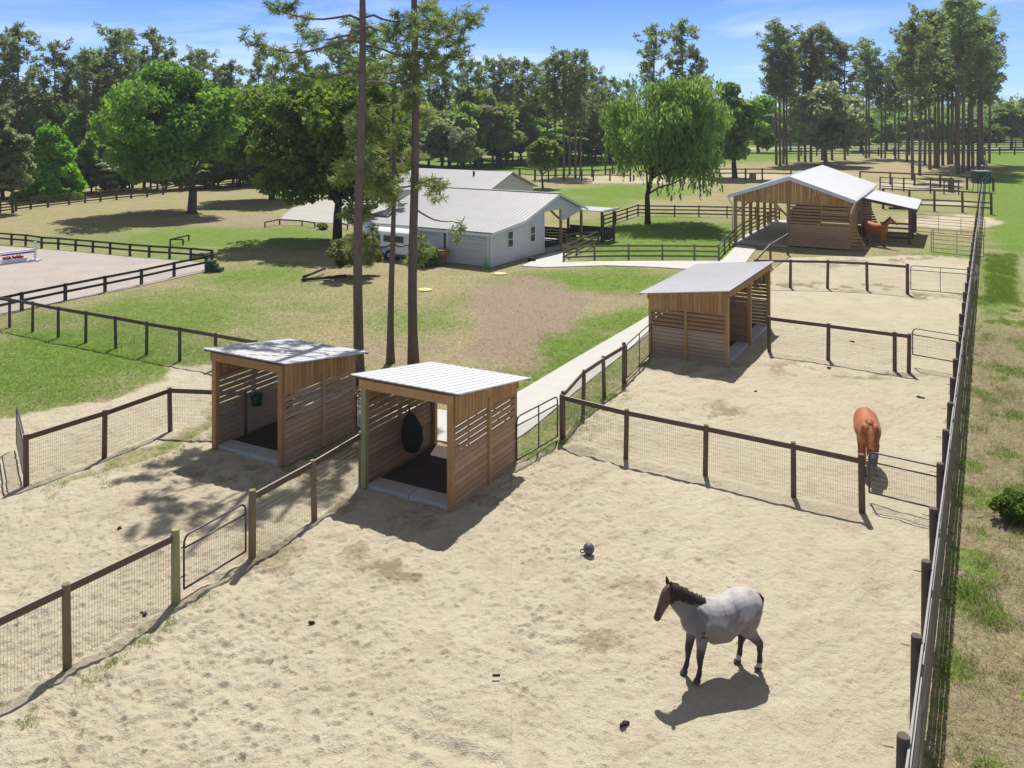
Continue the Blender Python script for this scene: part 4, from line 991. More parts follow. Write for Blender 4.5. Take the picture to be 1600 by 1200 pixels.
# small far things
p = G(1533, 300); t = thing('feed_box', p, 'dark green box raised on white legs beside the boundary fence', 'feed box'); 
mb = MB(); mb.box(p+V(0, 0, 1.1), 1.75, 1.4, 1.5); mb.build('body', M['green_plastic'], t)
mb = MB(); mb.box(p+V(0, 0, 2.6), 1.9, 1.55, .1); mb.build('lid', M['galv'], t)
for dx in (-.75, .75):
    for dy in (-.6, .6): mb = MB(); mb.bar(p+V(dx, dy, 0), p+V(dx*.9, dy*.9, 1.12), .09, .09); mb.build('leg', M['galv'], t)
mb = MB(); mb.bar(p+V(-.6, -.72, 1.3), p+V(.5, -.72, 2.4), .1, .05); mb.bar(p+V(.05, -.72, 1.3), p+V(.6, -.72, 2.0), .1, .05); mb.build('brace', M['galv'], t)
p = G(1176, 281); mb = MB(); mb.tube([p, p+V(0, 0, .1), p+V(0, 0, 1.0)], [.5, .53, .5], 14); o = mb.build('barrel', M['tan_plastic'], loc=p); tag(o, 'tan barrel on the sand left of the wooden barn roof', 'barrel')
mb = MB(); p = G(1486, 300); mb.box(p, .55, .45, 1.7, V(1, .3), .3); mb.tube([p+V(0, 0, 1.7), p+V(.05, 0, 1.9)], [.2, .05], 8); o = mb.build('stump', M['bark'], loc=p); tag(o, 'short broken stump post in front of the right pine stand', 'stump')
# far house
p = V(36, 292); t = thing('house', p, 'low brown house with grey roof far off between the trees', 'house')
mb = MB(); mb.box(p, 13, 8, 2.9); mb.build('wall', M['brick'], t)
r = MB(); hw, hd = 7, 4.6
q = [p+V(-hw, -hd, 2.8), p+V(hw, -hd, 2.8), p+V(hw, hd, 2.8), p+V(-hw, hd, 2.8), p+V(-hw*.4, 0, 5.2), p+V(hw*.4, 0, 5.2)]
r.add(q, [(0, 1, 5, 4), (1, 2, 5), (2, 3, 4, 5), (3, 0, 4), (0, 3, 2, 1)]); r.build('roof', M['shingle'], t)
for dx in (-4, 0, 3.6): mb = MB(); mb.box(p+V(dx, -4.02, .9 if dx else .05), 1.2, .08, 1.3 if dx else 2.1); mb.build('window' if dx else 'door', M['glass'], t)
p = V(88, 276); t = thing('house', p, 'pale house front partly seen behind the pines left of the barn', 'house')
mb = MB(); mb.box(p, 12, 7, 2.8); mb.build('wall', M['trim'], t)
r = MB(); q = [p+V(-6.6, -4.1, 2.75), p+V(6.6, -4.1, 2.75), p+V(6.6, 4.1, 2.75), p+V(-6.6, 4.1, 2.75), p+V(-6.6, 0, 4.9), p+V(6.6, 0, 4.9)]
r.add(q, [(0, 1, 5, 4), (1, 2, 5), (2, 3, 4, 5), (3, 0, 4), (0, 3, 2, 1)]); r.build('roof', M['shingle'], t)
for dx in (-3, 1.5): mb = MB(); mb.box(p+V(dx, -3.52, .8), 1.3, .08, 1.2); mb.build('window', M['glass'], t)
# ------------------------------------------------------------------ trees
def rand_unit(n, rg):
    a = rg.normal(size=(n, 3)); return a/np.linalg.norm(a, axis=1, keepdims=True)
def leaf_quads(C, size, rg, aspect=.6, axis=None, flat=.0):
    """diamond shaped leaf sprays: centres C, half length size"""
    n = len(C); u = rand_unit(n, rg) if axis is None else axis
    t = rand_unit(n, rg); v = np.cross(u, t); v /= np.linalg.norm(v, axis=1, keepdims=True)+1e-9
    s = (size*(.45+1.1*rg.random(n)))[:, None] if np.isscalar(size) else size[:, None]
    u = u*s; v = v*s*aspect
    vs = np.stack([C-u, C-v, C+u, C+v], 1).reshape(-1, 3)
    return vs, np.arange(n*4).reshape(n, 4)
def trunk_mb(segs):
    mb = MB()
    for pts, rad, sg in segs: mb.tube(pts, rad, sg, random.random())
    return mb
def wobble(a, b, n, amp, rg):
    out = []
    for i in range(n+1):
        t = i/n; p = Vector(a).lerp(Vector(b), t); k = amp*math.sin(PI*t)
        out.append(p+Vector((rg.normal()*k, rg.normal()*k, rg.normal()*k*.4)))
    return out
def broad_data(h, cw, crown_lo, leaf, n_clump, n_leaf, rg, mat, bark, trunk_r, droop=0, clump_r=.3, cone=0, dense=.35, off=(0, 0)):
    """crown and trunk meshes for a spreading tree of height h and crown width cw"""
    rx = cw/2; cz = (crown_lo+h)/2; rz = (h-crown_lo)/2
    d = rand_unit(n_clump, rg); d[:, 2] = d[:, 2]*.95+.06
    rad = rg.random(n_clump)**.33*.80*(1+.16*np.sin(d[:, 0]*5+rg.random()*6)+.12*np.sin(d[:, 1]*6+d[:, 2]*4))
    cc = d*rad[:, None]
    if cone:
        tt = rg.random(n_clump)**1.25; an_ = rg.random(n_clump)*6.283; ra_ = (.35+.6*rg.random(n_clump)**.5)*(1.08-cone*tt**1.3); cc = np.stack([np.cos(an_)*ra_, np.sin(an_)*ra_, 1.9*tt-.95], 1)
    cc = cc*np.array([rx, rx, rz])+np.array([off[0], off[1], cz])
    tone = rg.random(n_clump); parts = []; rn = []
    for k in range(n_clump):
        r = clump_r*rx*(.7+.6*rg.random()); n = int(n_leaf*(.6+.8*rg.random()))
        dd = rand_unit(n, rg); rr = rg.random(n)**dense
        parts.append(cc[k]+dd*rr[:, None]*np.array([r, r, r*.72])); rn.append(.55*tone[k]+.45*rg.random(n))
        if droop:
            m = int(n/26); base_ = parts[-1]
            for q in range(m):
                a = base_[rg.integers(n)]; L = droop*(.5+rg.random()); kk = int(L/.11)
                s = np.stack([a[0]+rg.normal()*.35*np.linspace(0, 1, kk)+rg.normal(size=kk)*.05, a[1]+rg.normal()*.35*np.linspace(0, 1, kk)+rg.normal(size=kk)*.05, a[2]-np.linspace(0, L, kk)], 1)
                parts.append(s[s[:, 2] > .9]); rn.append(.4*tone[k]+.6*rg.random(len(parts[-1])))
    C = np.concatenate(parts); R = np.concatenate(rn)
    ax = None
    if droop:
        ax = rand_unit(len(C), rg)*.6+np.array([0, 0, -1.0]); ax /= np.linalg.norm(ax, axis=1, keepdims=True)
    vs, q = leaf_quads(C, leaf, rg, .42 if droop else .62, ax)
    cm = np_mesh('crown', vs, q, R, M[mat])
    segs = []; top = Vector((rg.normal()*.3+off[0]*.6, rg.normal()*.3+off[1]*.6, crown_lo+(h-crown_lo)*.55)); fork = Vector((rg.normal()*.12, rg.normal()*.12, max(crown_lo*.9, h*.16)))
    segs.append(([Vector((0, 0, -.15)), Vector((0, 0, .25)), fork*.6, fork], [trunk_r*1.5, trunk_r*1.12, trunk_r, trunk_r*.9], 10))
    segs.append((wobble(fork, top, 5, .25, rg), [trunk_r*.85*(1-.15*i) for i in range(6)], 7))
    for k in rg.permutation(n_clump)[:14]:
        segs.append((wobble(fork.lerp(top, rg.random()*.5), Vector(cc[k]), 5, .35, rg), [trunk_r*.42*(1-.17*i) for i in range(6)], 5))
    mb = trunk_mb(segs)
    return cm, mb
def put_tree(root, cm, mb, bark):
    c = link('crown', cm, root)
    if isinstance(mb, MB):
        o = mb.build('trunk', M[bark], None); o.parent = root; o.location = (0, 0, 0); return o.data
    link('trunk', mb, root)
def tree(name, label, px, by, ty, wpx, mat='oak', bark='bark_grey', leaf=.3, nc=60, nl=220, lo=.18, trunk=.28, group=None, seed=1, **kw):
    p = G(px, by); h = zat(p.y, ty); cw = wpx*p.y/F
    rg = np.random.default_rng(seed); cm, mb = broad_data(h, cw, h*lo, leaf, nc, nl, rg, mat, bark, trunk, **kw)
    t = thing(name, p, label, 'tree', group); put_tree(t, cm, mb, bark); return t
tree('oak_tree', 'broad round oak with bright green crown standing alone on the left lawn', 300, 333, 92, 255, 'oak', leaf=.24, off=(-2.2, 0), nc=100, nl=330, lo=.13, trunk=.42, seed=3, clump_r=.23)
tree('oak_tree', 'large leaning oak whose low crown hangs over the drive behind the tall pines', 527, 378, 88, 275, 'oak', 'bark_dark', leaf=.22, off=(-1.0, 1), nc=115, nl=330, lo=.12, trunk=.34, seed=4, clump_r=.23)
tree('oak_tree', 'oak with full green crown just right of the lone lawn oak', 425, 312, 112, 170, 'oak', leaf=.30, nc=80, nl=260, lo=.1, trunk=.35, seed=5)
tree('willow_tree', 'feathery light green tree with drooping twigs inside the board fence paddock', 1012, 349, 108, 205, 'willow', 'bark_dark', leaf=.16, off=(2.3, 0), nc=100, nl=300, lo=.2, trunk=.24, seed=6, droop=1.6, clump_r=.25)
tree('shade_tree', 'darker green round tree close behind the feathery tree on its right', 1148, 278, 128, 112, 'oak', 'bark_dark', leaf=.42, nc=60, nl=240, lo=.08, trunk=.4, seed=7)
tree('young_tree', 'small dark green round tree beside the ridge of the grey far roof', 848, 294, 210, 62, 'mid', leaf=.24, nc=40, nl=200, lo=.22, trunk=.13, seed=8)
tree('clump_tree', 'grey green many stemmed tree rising behind the peak of the wooden barn', 1290, 259, 138, 135, 'greyleaf', 'bark', leaf=.5, nc=70, nl=230, lo=.1, trunk=.4, seed=9, clump_r=.26)
tree('cedar_tree', 'vivid yellow green cone shaped tree at the far left by the brown fence', 80, 312, 202, 84, 'bright', leaf=.26, nc=70, nl=260, lo=.0, trunk=.2, seed=10, cone=.9)
tree('young_tree', 'dusty grey green tree with slim pale trunk at the left edge', 20, 333, 205, 66, 'greyleaf', 'bark_grey', leaf=.24, nc=44, nl=170, lo=.2, trunk=.12, seed=11)
tree('young_tree', 'grey green tree cut by the left edge of the view', -8, 334, 160, 80, 'greyleaf', 'bark_grey', leaf=.26, nc=40, nl=170, lo=.15, trunk=.14, seed=12)
tree('bush', 'small dark bush on the lawn behind the low bent rail', 503, 358, 349, 22, 'mid', leaf=.1, nc=14, nl=60, lo=.0, trunk=.03, seed=13)
# background stock shapes, shared between many trees
protos = {}
def proto(key, *a, **k):
    rg = np.random.default_rng(hash(key) % 9999 if not isinstance(key, str) else sum(map(ord, key)))
    cm, mb = broad_data(*a, rg=rg, **k); protos[key] = [cm, mb]
for i in range(4):
    proto('b%d' % i, 14, (10, 9, 12, 8)[i], (1.2, 2, 1.5, .8)[i], .42, 46, 150, mat='mid', bark='bark_dark', trunk_r=.26, clump_r=.27)
def place_proto(name, key, label, group, px, by, ty, wpx=None, mat=None, bark='bark_dark'):
    cm, mb = protos[key]; p = G(px, by); h = zat(p.y, ty)
    base_h = 14.0 if key[0] == 'b' else 25.0
    s = h/base_h; cw = {'b0': 10, 'b1': 9, 'b2': 12, 'b3': 8}.get(key, 6)
    sx = s if wpx is None else (wpx*p.y/F)/cw
    t = thing(name, p, label, 'tree', group); t.rotation_euler = (0, 0, random.random()*6.28)
    t.scale = (sx, sx, s)
    c = link('crown', cm, t)
    if mat and mat != 'mid':
        c.material_slots[0].link = 'OBJECT'; c.material_slots[0].material = M[mat]
    if isinstance(mb, MB):
        o = mb.build('trunk', M[bark], None); o.parent = t; protos[key][1] = o.data
    else: link('trunk', mb, t)
    return t
GL = 'leafy trees of the woods behind the left lawn'
for i, (px, by, ty, w_, m) in enumerate([(-40, 290, 140, 120, 'greyleaf'), (18, 283, 150, 100, 'greyleaf'), (120, 282, 175, 90, 'mid'), (165, 280, 150, 90, 'mid'), (60, 268, 140, 110, 'mid'), (215, 272, 140, 100, 'mid'), (265, 268, 150, 90, 'mid'), (110, 262, 130, 100, 'greyleaf'), (345, 275, 150, 100, 'mid'), (385, 268, 135, 90, 'mid'), (150, 300, 228, 46, 'mid'), (195, 293, 220, 60, 'oak')]):
    place_proto('leafy_tree', 'b%d' % (i % 4), 'leafy tree in the dim woods behind the left lawn and long brown fence', GL, px, by, ty, w_, m)
GM = 'leafy trees of the woods behind the white barn'
for i, (px, by, ty, w_, m) in enumerate([(455, 285, 110, 120, 'oak'), (500, 275, 100, 130, 'oak'), (560, 268, 118, 110, 'oak'), (605, 262, 130, 95, 'oak'), (650, 264, 148, 110, 'mid'), (702, 262, 165, 95, 'mid'), (742, 259, 140, 90, 'mid'), (780, 257, 178, 80, 'mid'), (815, 255, 165, 80, 'oak'), (835, 248, 140, 80, 'mid'), (905, 244, 165, 80, 'mid'), (950, 247, 150, 90, 'mid'), (985, 244, 150, 80, 'mid'), (690, 272, 180, 90, 'greyleaf'), (725, 274, 205, 60, 'greyleaf'), (620, 275, 175, 90, 'oak')]):
    place_proto('leafy_tree', 'b%d' % (i % 4), 'leafy tree in the mixed woods behind the white barn roofs', GM, px, by, ty, w_, m)
GU = 'understory trees deep in the woods'
rgu = np.random.default_rng(123)
for i in range(64):
    px = -60+1020*rgu.random(); by = 246+40*rgu.random()*(1 if px < 620 else .45); ty = (128 if px < 620 else 140)+62*rgu.random()
    place_proto('leafy_tree', 'b%d' % (i % 4), 'one of many leafy trees filling the depth of the woods behind the pines', GU, px, by, ty, 70+60*rgu.random(), ['mid', 'greyleaf', 'mid', 'oak'][i % 4])
GE = 'low bushy trees along the edge of the woods'
for i in range(46):
    px = -50+(i+rgu.random())*13.4; by = (318-px*.052)-5*rgu.random()-6; ty = by-55-50*rgu.random()
    if 250 < px < 340: ty = by-40
    place_proto('bushy_tree', 'b3', 'low bushy tree at the shaded edge of the woods behind the long brown fence', GE, px, by, ty, 42+34*rgu.random(), ['mid', 'greyleaf', 'mid'][i % 3])
GR = 'leafy trees beyond the road on the right'
for i, (px, by, ty, w_, m) in enumerate([(1095, 246, 150, 80, 'mid'), (1185, 238, 158, 80, 'mid'), (1235, 236, 175, 70, 'mid'), (1345, 237, 175, 70, 'oak'), (1385, 235, 180, 70, 'mid'), (1420, 234, 176, 80, 'oak'), (1462, 235, 185, 80, 'mid'), (1505, 234, 180, 80, 'mid'), (1545, 234, 190, 60, 'oak'), (1580, 233, 164, 70, 'oak'), (1615, 233, 172, 80, 'oak'), (1660, 233, 165, 80, 'mid'), (1600, 229, 142, 60, 'mid')]):
    place_proto('leafy_tree', 'b%d' % (i % 4), 'leafy tree beyond the pale road at the far right', GR, px, by, ty, w_, m)
# pines
def pine_data(h, lo, br, nb, puffs, blades, blen, bw, puff_r, rg, tr, mat='pine', taper=1.0):
    segs = [([Vector((0, 0, -.2)), Vector((0, 0, .4)), Vector((rg.normal()*.1, rg.normal()*.1, h*.4)), Vector((rg.normal()*.18, rg.normal()*.18, h*.75)), Vector((rg.normal()*.15, rg.normal()*.15, h-.4))], [tr*1.25, tr*1.02, tr*.85, tr*.5, .05], 9)]
    C = []; T = []
    for k in range(nb):
        f = (k+rg.random())/nb; z = h*lo+(h-h*lo)*f
        prof = .62+.38*math.sin(PI*min(1, .1+.75*f)) if f < .8 else 1.9*(1.02-f)**.42
        L = br*(.4+.7*rg.random())*max(prof, .22); az = rg.random()*2*PI
        d = Vector((math.cos(az), math.sin(az), 0)); up = .1+.5*f
        a = Vector((0, 0, z)); b = a+d*L+Vector((0, 0, L*up*rg.random()))
        mid = a.lerp(b, .5)+Vector((0, 0, -.1*L))
        segs.append(([a, mid, b], [.055+.012*L, .04, .015], 4))
        for q in range(puffs):
            t = .45+.55*(q+rg.random())/puffs
            c = (a.lerp(mid, t*2) if t < .5 else mid.lerp(b, t*2-1))
            c = c+Vector(rg.normal(size=3))*.28*puff_r*1.5+Vector((0, 0, puff_r*.2))
            dd = rand_unit(blades, rg); dd[:, 2] = dd[:, 2]*.8+.25; dd /= np.linalg.norm(dd, axis=1, keepdims=True)
            rr = puff_r*(.35+.5*rg.random(blades))
            C.append(np.array(c)+dd*rr[:, None]); T.append(np.stack([dd[:, 0], dd[:, 1], dd[:, 2]], 1)); 
    for q in range(5):
        c = np.array([rg.normal()*.25, rg.normal()*.25, h-.3-q*.35]); dd = rand_unit(blades, rg)
        C.append(c+dd*puff_r*.5); T.append(dd)
    n = sum(map(len, C)); tone = np.concatenate([np.full(len(c), rg.random()) for c in C])
    C = np.concatenate(C); T = np.concatenate(T)+rg.normal(size=(n, 3))*.25; T /= np.linalg.norm(T, axis=1, keepdims=True)
    vs, q = leaf_quads(C, blen, rg, bw/blen, T)
    cm = np_mesh('crown', vs, q, .5*tone+.5*rg.random(n), M[mat])
    return cm, trunk_mb(segs)
for i in range(5):
    rg = np.random.default_rng(40+i)
    protos['p%d' % i] = list(pine_data(25, (.5, .56, .46, .6, .42)[i], (3.9, 3.4, 4.4, 3.1, 3.8)[i], (42, 36, 48, 30, 44)[i], 3, 26, .32, .105, .80, rg, .25))
GP = 'tall pines of the stand behind the wooden barn on the right'
right_pines = [(1353, 247, 66), (1358, 246, 80), (1377, 247, 100), (1383, 247, 110), (1399, 249, 90), (1404, 248, 100), (1417, 253, 60), (1426, 281, 35), (1437, 274, 42), (1453, 265, 20), (1461, 263, 28), (1466, 262, 30), (1473, 258, 30), (1482, 257, 40), (1487, 256, 12), (1497, 272, -8), (1505, 270, 0), (1513, 267, 5), (1520, 263, 25), (1528, 259, 30), (1535, 257, 40), (1494, 259, 20), (1546, 255, 70), (1445, 258, 45), (1530, 268, 45)]
for i, (px, by, ty) in enumerate(right_pines):
    place_proto('pine_tree', 'p%d' % (i*3 % 5), 'tall straight pine with bare trunk in the stand at the upper right', GP, px, by, ty, None, None, 'bark')
for i, (px, by, ty) in enumerate([(1213, 257, 40), (1219, 258, 60), (1224, 256, 50), (1229, 257, 78)]):
    place_proto('pine_tree', 'p%d' % (i % 5), 'tall pine in the cluster left of the wooden barn peak', 'pines clustered left of the barn peak', px, by, ty, None, None, 'bark')
for i, (px, by, ty) in enumerate([(1248, 252, 70), (1258, 253, 60), (1267, 253, 48), (1285, 250, 45), (1300, 250, 58), (1320, 250, 72)]):
    place_proto('pine_tree', 'p%d' % ((i+2) % 5), 'tall pine whose top shows above the grey green clump tree', 'pines above the clump tree', px, by, ty, None, None, 'bark')
for (px, by, ty, l) in [(1022, 262, 45, 'dense topped tall pine directly behind the feathery tree'), (1066, 262, 38, 'thin tall pine above the crown of the feathery tree'), (1087, 262, 82, 'sparse pine at the right shoulder of the feathery tree')]:
    place_proto('pine_tree', 'p1' if ty < 60 else 'p3', l, None, px, by, ty, None, None, 'bark')
GMP = 'pines standing in the middle field behind the white barn'
for i, (px, by, ty) in enumerate([(868, 276, 92), (881, 276, 83), (890, 273, 100), (899, 278, 84), (907, 275, 105)]):
    place_proto('pine_tree', 'p%d' % ((i+1) % 5), 'slim pine in the row at the pale track behind the white barn', GMP, px, by, ty, None, None, 'bark')
GBP = 'pines along the skyline behind the white barn'
for i, (px, by, ty) in enumerate([(640, 260, 95), (670, 258, 62), (690, 258, 95), (735, 256, 98), (752, 254, 102), (770, 256, 95), (790, 255, 94), (801, 253, 98), (825, 254, 97), (838, 256, 108), (855, 258, 95), (925, 255, 112), (940, 250, 122), (960, 252, 125), (980, 250, 128), (1105, 252, 125), (610, 258, 88), (715, 257, 118)]):
    place_proto('pine_tree', 'p%d' % ((i*2) % 5), 'pine on the skyline of the woods behind the white barn', GBP, px, by, ty, None, None, 'bark')
GLP = 'pines rising from the woods on the left'
for i, (px, by, ty) in enumerate([(28, 285, 45), (5, 283, 60), (52, 275, 110), (85, 280, 72), (113, 278, 98), (135, 285, 85), (145, 272, 80), (152, 283, 95), (181, 280, 50), (195, 276, 52), (240, 278, 52), (262, 272, 80), (300, 270, 86), (318, 268, 82), (345, 268, 105), (362, 268, 100), (405, 265, 98), (425, 262, 108), (478, 265, 96), (500, 262, 105), (530, 262, 62), (548, 260, 55), (585, 262, 58), (-30, 280, 70), (172, 268, 90), (222, 266, 95)]):
    place_proto('pine_tree', 'p%d' % ((i*2+1) % 5), 'pine rising above the woods on the left of the view', GLP, px, by, ty, None, None, 'bark')
# far-off wood, one mass
rg = np.random.default_rng(77); Cs = []; Rs = []
for k in range(1000):
    x = -420+840*rg.random(); y = 300+110*rg.random(); hh = 11+8*rg.random()+(5 if x < 40 else 0)
    n = 130; dd = rand_unit(n, rg); c = np.array([x, y, hh*.55])
    Cs.append(c+dd*(rg.random(n)**.35)[:, None]*np.array([5.5, 5.5, hh*.5])); Rs.append(.5*rg.random()+.5*rg.random(n))
C = np.concatenate(Cs); vs, q = leaf_quads(C, .8, rg, .7); fw = link('far_woods', np_mesh('far_woods', vs, q, np.concatenate(Rs), M['mid']))
tag(fw, 'dark band of far-off woods closing the horizon', 'woods', None, 'stuff')
# the three foreground pines
def tuft(C, T, c, rg, n=34, r=.26):
    dd = rand_unit(n, rg); dd[:, 2] = dd[:, 2]*.7-.05; dd /= np.linalg.norm(dd, axis=1, keepdims=True)
    C.append(np.array(c)+dd*(r*.55)); T.append(dd)
def hero_pine(label, px, by, top, r0, r1, lean, brs, tone_mat, seed, ntop, blen=.15, bw=.016, extra_lo=13.2, cr=2.6):
    """brs: (height, azimuth in degrees with 0 to the right and 90 away, length, rise, tufts, bare fraction)"""
    rg = np.random.default_rng(seed); p = G(px, by)
    ax = lambda z: Vector((lean*z+.05*math.sin(z*.5+seed), .03*math.sin(z*.7+seed), z))
    zs = np.linspace(-.2, top, 18)
    segs = [([ax(z) for z in zs], [r0+(r1-r0)*max(z, 0)/top+(.06*math.exp(-max(z, 0)*2.2)) for z in zs], 12)]
    C, T = [], []
    allb = list(brs)
    for k in range(ntop):
        f = (k+rg.random())/ntop; z = extra_lo+(top-.6-extra_lo)*f
        allb.append((z, rg.random()*360, cr*(1.15-.75*f)*(.6+.5*rg.random()), .1+.4*f, 7, .35))
    for (z, az, L, rise, nt_, bare) in allb:
        a = ax(z); an = math.radians(az); d = Vector((math.cos(an), math.sin(an), 0)); sd = Vector((-d.y, d.x, 0))
        pts = [a]; N = 7
        for i in range(1, N+1):
            t = i/N; pts.append(a+d*L*t+Vector((0, 0, L*rise*t+.16*L*math.sin(t*4.2+seed)*.5))+sd*(rg.normal()*.05*L))
        segs.append((pts, [.05*(L/3)**.5*(1-.8*i/N)+.006 for i in range(N+1)], 6))
        for k in range(nt_):
            t = bare+(1-bare)*(k+rg.random())/nt_; i = min(int(t*N), N-1); b = pts[i].lerp(pts[i+1], t*N-i)
            s = (sd if rg.random() < .5 else -sd)*(.15+.55*rg.random())*min(L, 3)*.3+d*.2*rg.random()+Vector((0, 0, rg.normal()*.22-.12))
            e = b+s; segs.append(([b, b.lerp(e, .6)+Vector((0, 0, .05)), e], [.012, .008, .005], 3))
            for q in range(3): tuft(C, T, e+Vector(rg.normal(size=3))*.13, rg)
    n = sum(map(len, C)); tone = np.concatenate([np.full(len(c), rg.random()) for c in C])
    C = np.concatenate(C); T = np.concatenate(T)+rg.normal(size=(n, 3))*.3; T /= np.linalg.norm(T, axis=1, keepdims=True)
    vs, q = leaf_quads(C, blen, rg, bw/blen, T)
    t = thing('pine_tree', p, label, 'tree')
    link('crown', np_mesh('crown', vs, q, .5*tone+.5*rg.random(n), M[tone_mat]), t)
    o = trunk_mb(segs).build('trunk', M['bark'], None); o.parent = t
hero_pine('left one of the two tall bare pine trunks behind the shelters', 559, 600, 20.5, .185, .07, .011, [(12.1, 186, 3.7, -.02, 14, .55), (12.9, 200, 3.3, .12, 6, .5), (12.0, 8, 2.6, -.12, 8, .4), (13.0, 20, 2.6, .05, 9, .35), (11.0, 195, 2.6, .05, 5, .5), (12.5, 150, 2.6, .0, 8, .4), (12.6, -30, 2.2, 0, 7, .4), (10.6, 10, 2.4, .22, 8, .4)], 'pine', 21, 3)
hero_pine('right one of the two tall bare pine trunks behind the shelters', 646, 570, 22, .19, .07, .004, [(11.5, 175, 2.6, -.12, 9, .35), (11.9, 10, 1.9, -.08, 10, .35), (13.3, 12, 2.6, .0, 13, .4), (13.0, 180, 2.4, -.05, 10, .4), (12.6, 40, 2.2, .05, 8, .4), (6.0, 8, 1.75, -.42, 2, .9), (12.9, -60, 2.0, 0, 8, .4)], 'pine', 22, 5)
hero_pine('slender olive green pine between the two tall bare pine trunks', 612, 566, 10.9, .14, .04, .006, [(4.6, 185, 1.6, -.1, 7, .4), (4.6, 10, 1.2, -.15, 6, .5), (5.8, 200, 1.8, -.05, 12, .4), (6.9, -10, 2.0, .05, 8, .45), (6.6, 120, 1.9, .05, 16, .35), (6.9, 260, 1.8, .02, 16, .35), (7.2, 170, 2.2, .05, 20, .3)], 'pine_olive', 23, 13, extra_lo=7.0, cr=2.3)
tree('pine_sapling', 'bushy olive green pine sapling in front of the white trailer', 556, 432, 358, 92, 'pine_olive', 'bark', leaf=.12, nc=34, nl=150, lo=.12, trunk=.05, seed=31, clump_r=.24)
tree('hedge_bush', 'dark leafy bush against the barn wall left of the tan bin', 666, 416, 384, 40, 'oak', 'bark_dark', leaf=.1, nc=26, nl=130, lo=.0, trunk=.04, seed=32, clump_r=.35)
tree('weed_bush', 'dark green weedy bush on the dry ground outside the right boundary fence', 1585, 814, 770, 62, 'oak', 'bark_dark', leaf=.05, nc=60, nl=110, lo=.0, trunk=.02, seed=33, clump_r=.3)
# grass: tufts, loose straw and lawn blades, uncountable
def blades(name, label, centers, nper, hgt, wid, spread_, mat, lean, seed):
    rg = np.random.default_rng(seed); n = len(centers)*nper
    c = np.repeat(np.asarray(centers, float), nper, 0); sc = c[:, 3:4] if c.shape[1] > 3 else np.ones((n, 1))
    base = c[:, :3].copy(); an = rg.random(n)*2*PI; rr = np.sqrt(rg.random(n))*spread_
    base[:, 0] += np.cos(an)*rr*sc[:, 0]; base[:, 1] += np.sin(an)*rr*sc[:, 0]
    az = rg.random(n)*2*PI; d = np.stack([np.cos(az)*lean, np.sin(az)*lean, np.ones(n)*(.45+.55*rg.random(n))], 1)
    L = hgt*(.5+.8*rg.random(n))[:, None]*sc; tip = base+d*L; s = np.stack([-np.sin(az), np.cos(az), np.zeros(n)], 1)*wid
    mid = base+d*L*.55+np.array([0, 0, 1])*L*.08
    vs = np.stack([base-s, mid+s*0-s*.2, tip, mid+s], 1).reshape(-1, 3)
    o = link(name, np_mesh(name, vs, np.arange(n*4).reshape(n, 4), rg.random(n), M[mat])); tag(o, label, 'grass', None, 'stuff'); return o
rg = np.random.default_rng(90); nrm = np.array([FDIR.y, -FDIR.x]); ct = []; cs = []
for k in range(3000):
    Y = 9+36*rg.random()**1.3; p = fpt(Y); o = .45+9*rg.random()**1.1
    if vnoise(np.array([p.x+nrm[0]*o]), np.array([Y+nrm[1]*o]), 1.3, 61)[0] < .64 and rg.random() > .06: continue
    ct.append((p.x+nrm[0]*o, Y+nrm[1]*o, -.02, .6+1.0*rg.random()))
for k in range(420):
    p = G(1543+rg.random()*44, 398+rg.random()*75); ct.append((p.x, p.y, -.02, .8+.9*rg.random()))
blades('grass_tufts', 'green grass tufts scattered over the dry ground outside the boundary fence', ct, 70, .13, .010, .2, 'grass', .55, 91)
for k in range(8500):
    Y = 8.5+30*rg.random()**1.3; p = fpt(Y); o = .4+9*rg.random(); cs.append((p.x+nrm[0]*o, Y+nrm[1]*o, .0, 1))
blades('dry_straw', 'loose dry straw and dead stems on the ground outside the boundary fence', cs, 9, .2, .006, .35, 'straw', 1.5, 92)
cw = []
for (a, b, n, sp) in [(G(60, 770), G(320, 690), 40, .35), (G(0, 1150), G(330, 930), 26, .12), (G(320, 735), G(420, 760), 30, .45), (G(430, 745), G(555, 690), 30, .3), (G(880, 690), G(1020, 570), 26, .25), (G(806, 722), G(876, 684), 20, .2), (G(330, 640), G(345, 700), 20, .4)]:
    for k in range(n):
        p = a.lerp(b, rg.random()); cw.append((p.x+rg.normal()*sp, p.y+rg.normal()*sp, -.02, .4+.8*rg.random()))
blades('weeds', 'low green weeds growing along the paddock fences and shelters', cw, 34, .1, .008, .16, 'grass', .7, 93)

# short uneven turf on the lawn
rg = np.random.default_rng(95); N = 150000
px = rg.random(N)*1700-50; py = 330+340*rg.random(N)**1.1; Yb = F*H/(py-HY); Xb = (px-CX)*Yb/F
ri = np.clip(np.searchsorted(-ys, -py), 0, len(ys)-1)+4; ci = np.clip(np.searchsorted(xs, px), 0, len(xs)-1)
gw = green[ri, ci]*(1-np.minimum(sand[ri, ci]*2, 1))*(1-.8*grav[ri, ci])
path_d = np.maximum.reduce([sdist(Xb, Yb, [tuple(p[:2]) for p in top+bot]), sdist(Xb, Yb, [tuple(p[:2]) for p in t2])])
keep = (rg.random(N) < .12+.88*gw) & (path_d < -.1) & (sand[ri, ci] < .3) & ~((px < 330) & (py > 372) & (py < 492) & (py < 492-.21*px) ) & (Yb < 62) & ~((px > 715) & (px < 915) & (py < 422)) & ~((px > 1140) & (px < 1345) & (py < 400))
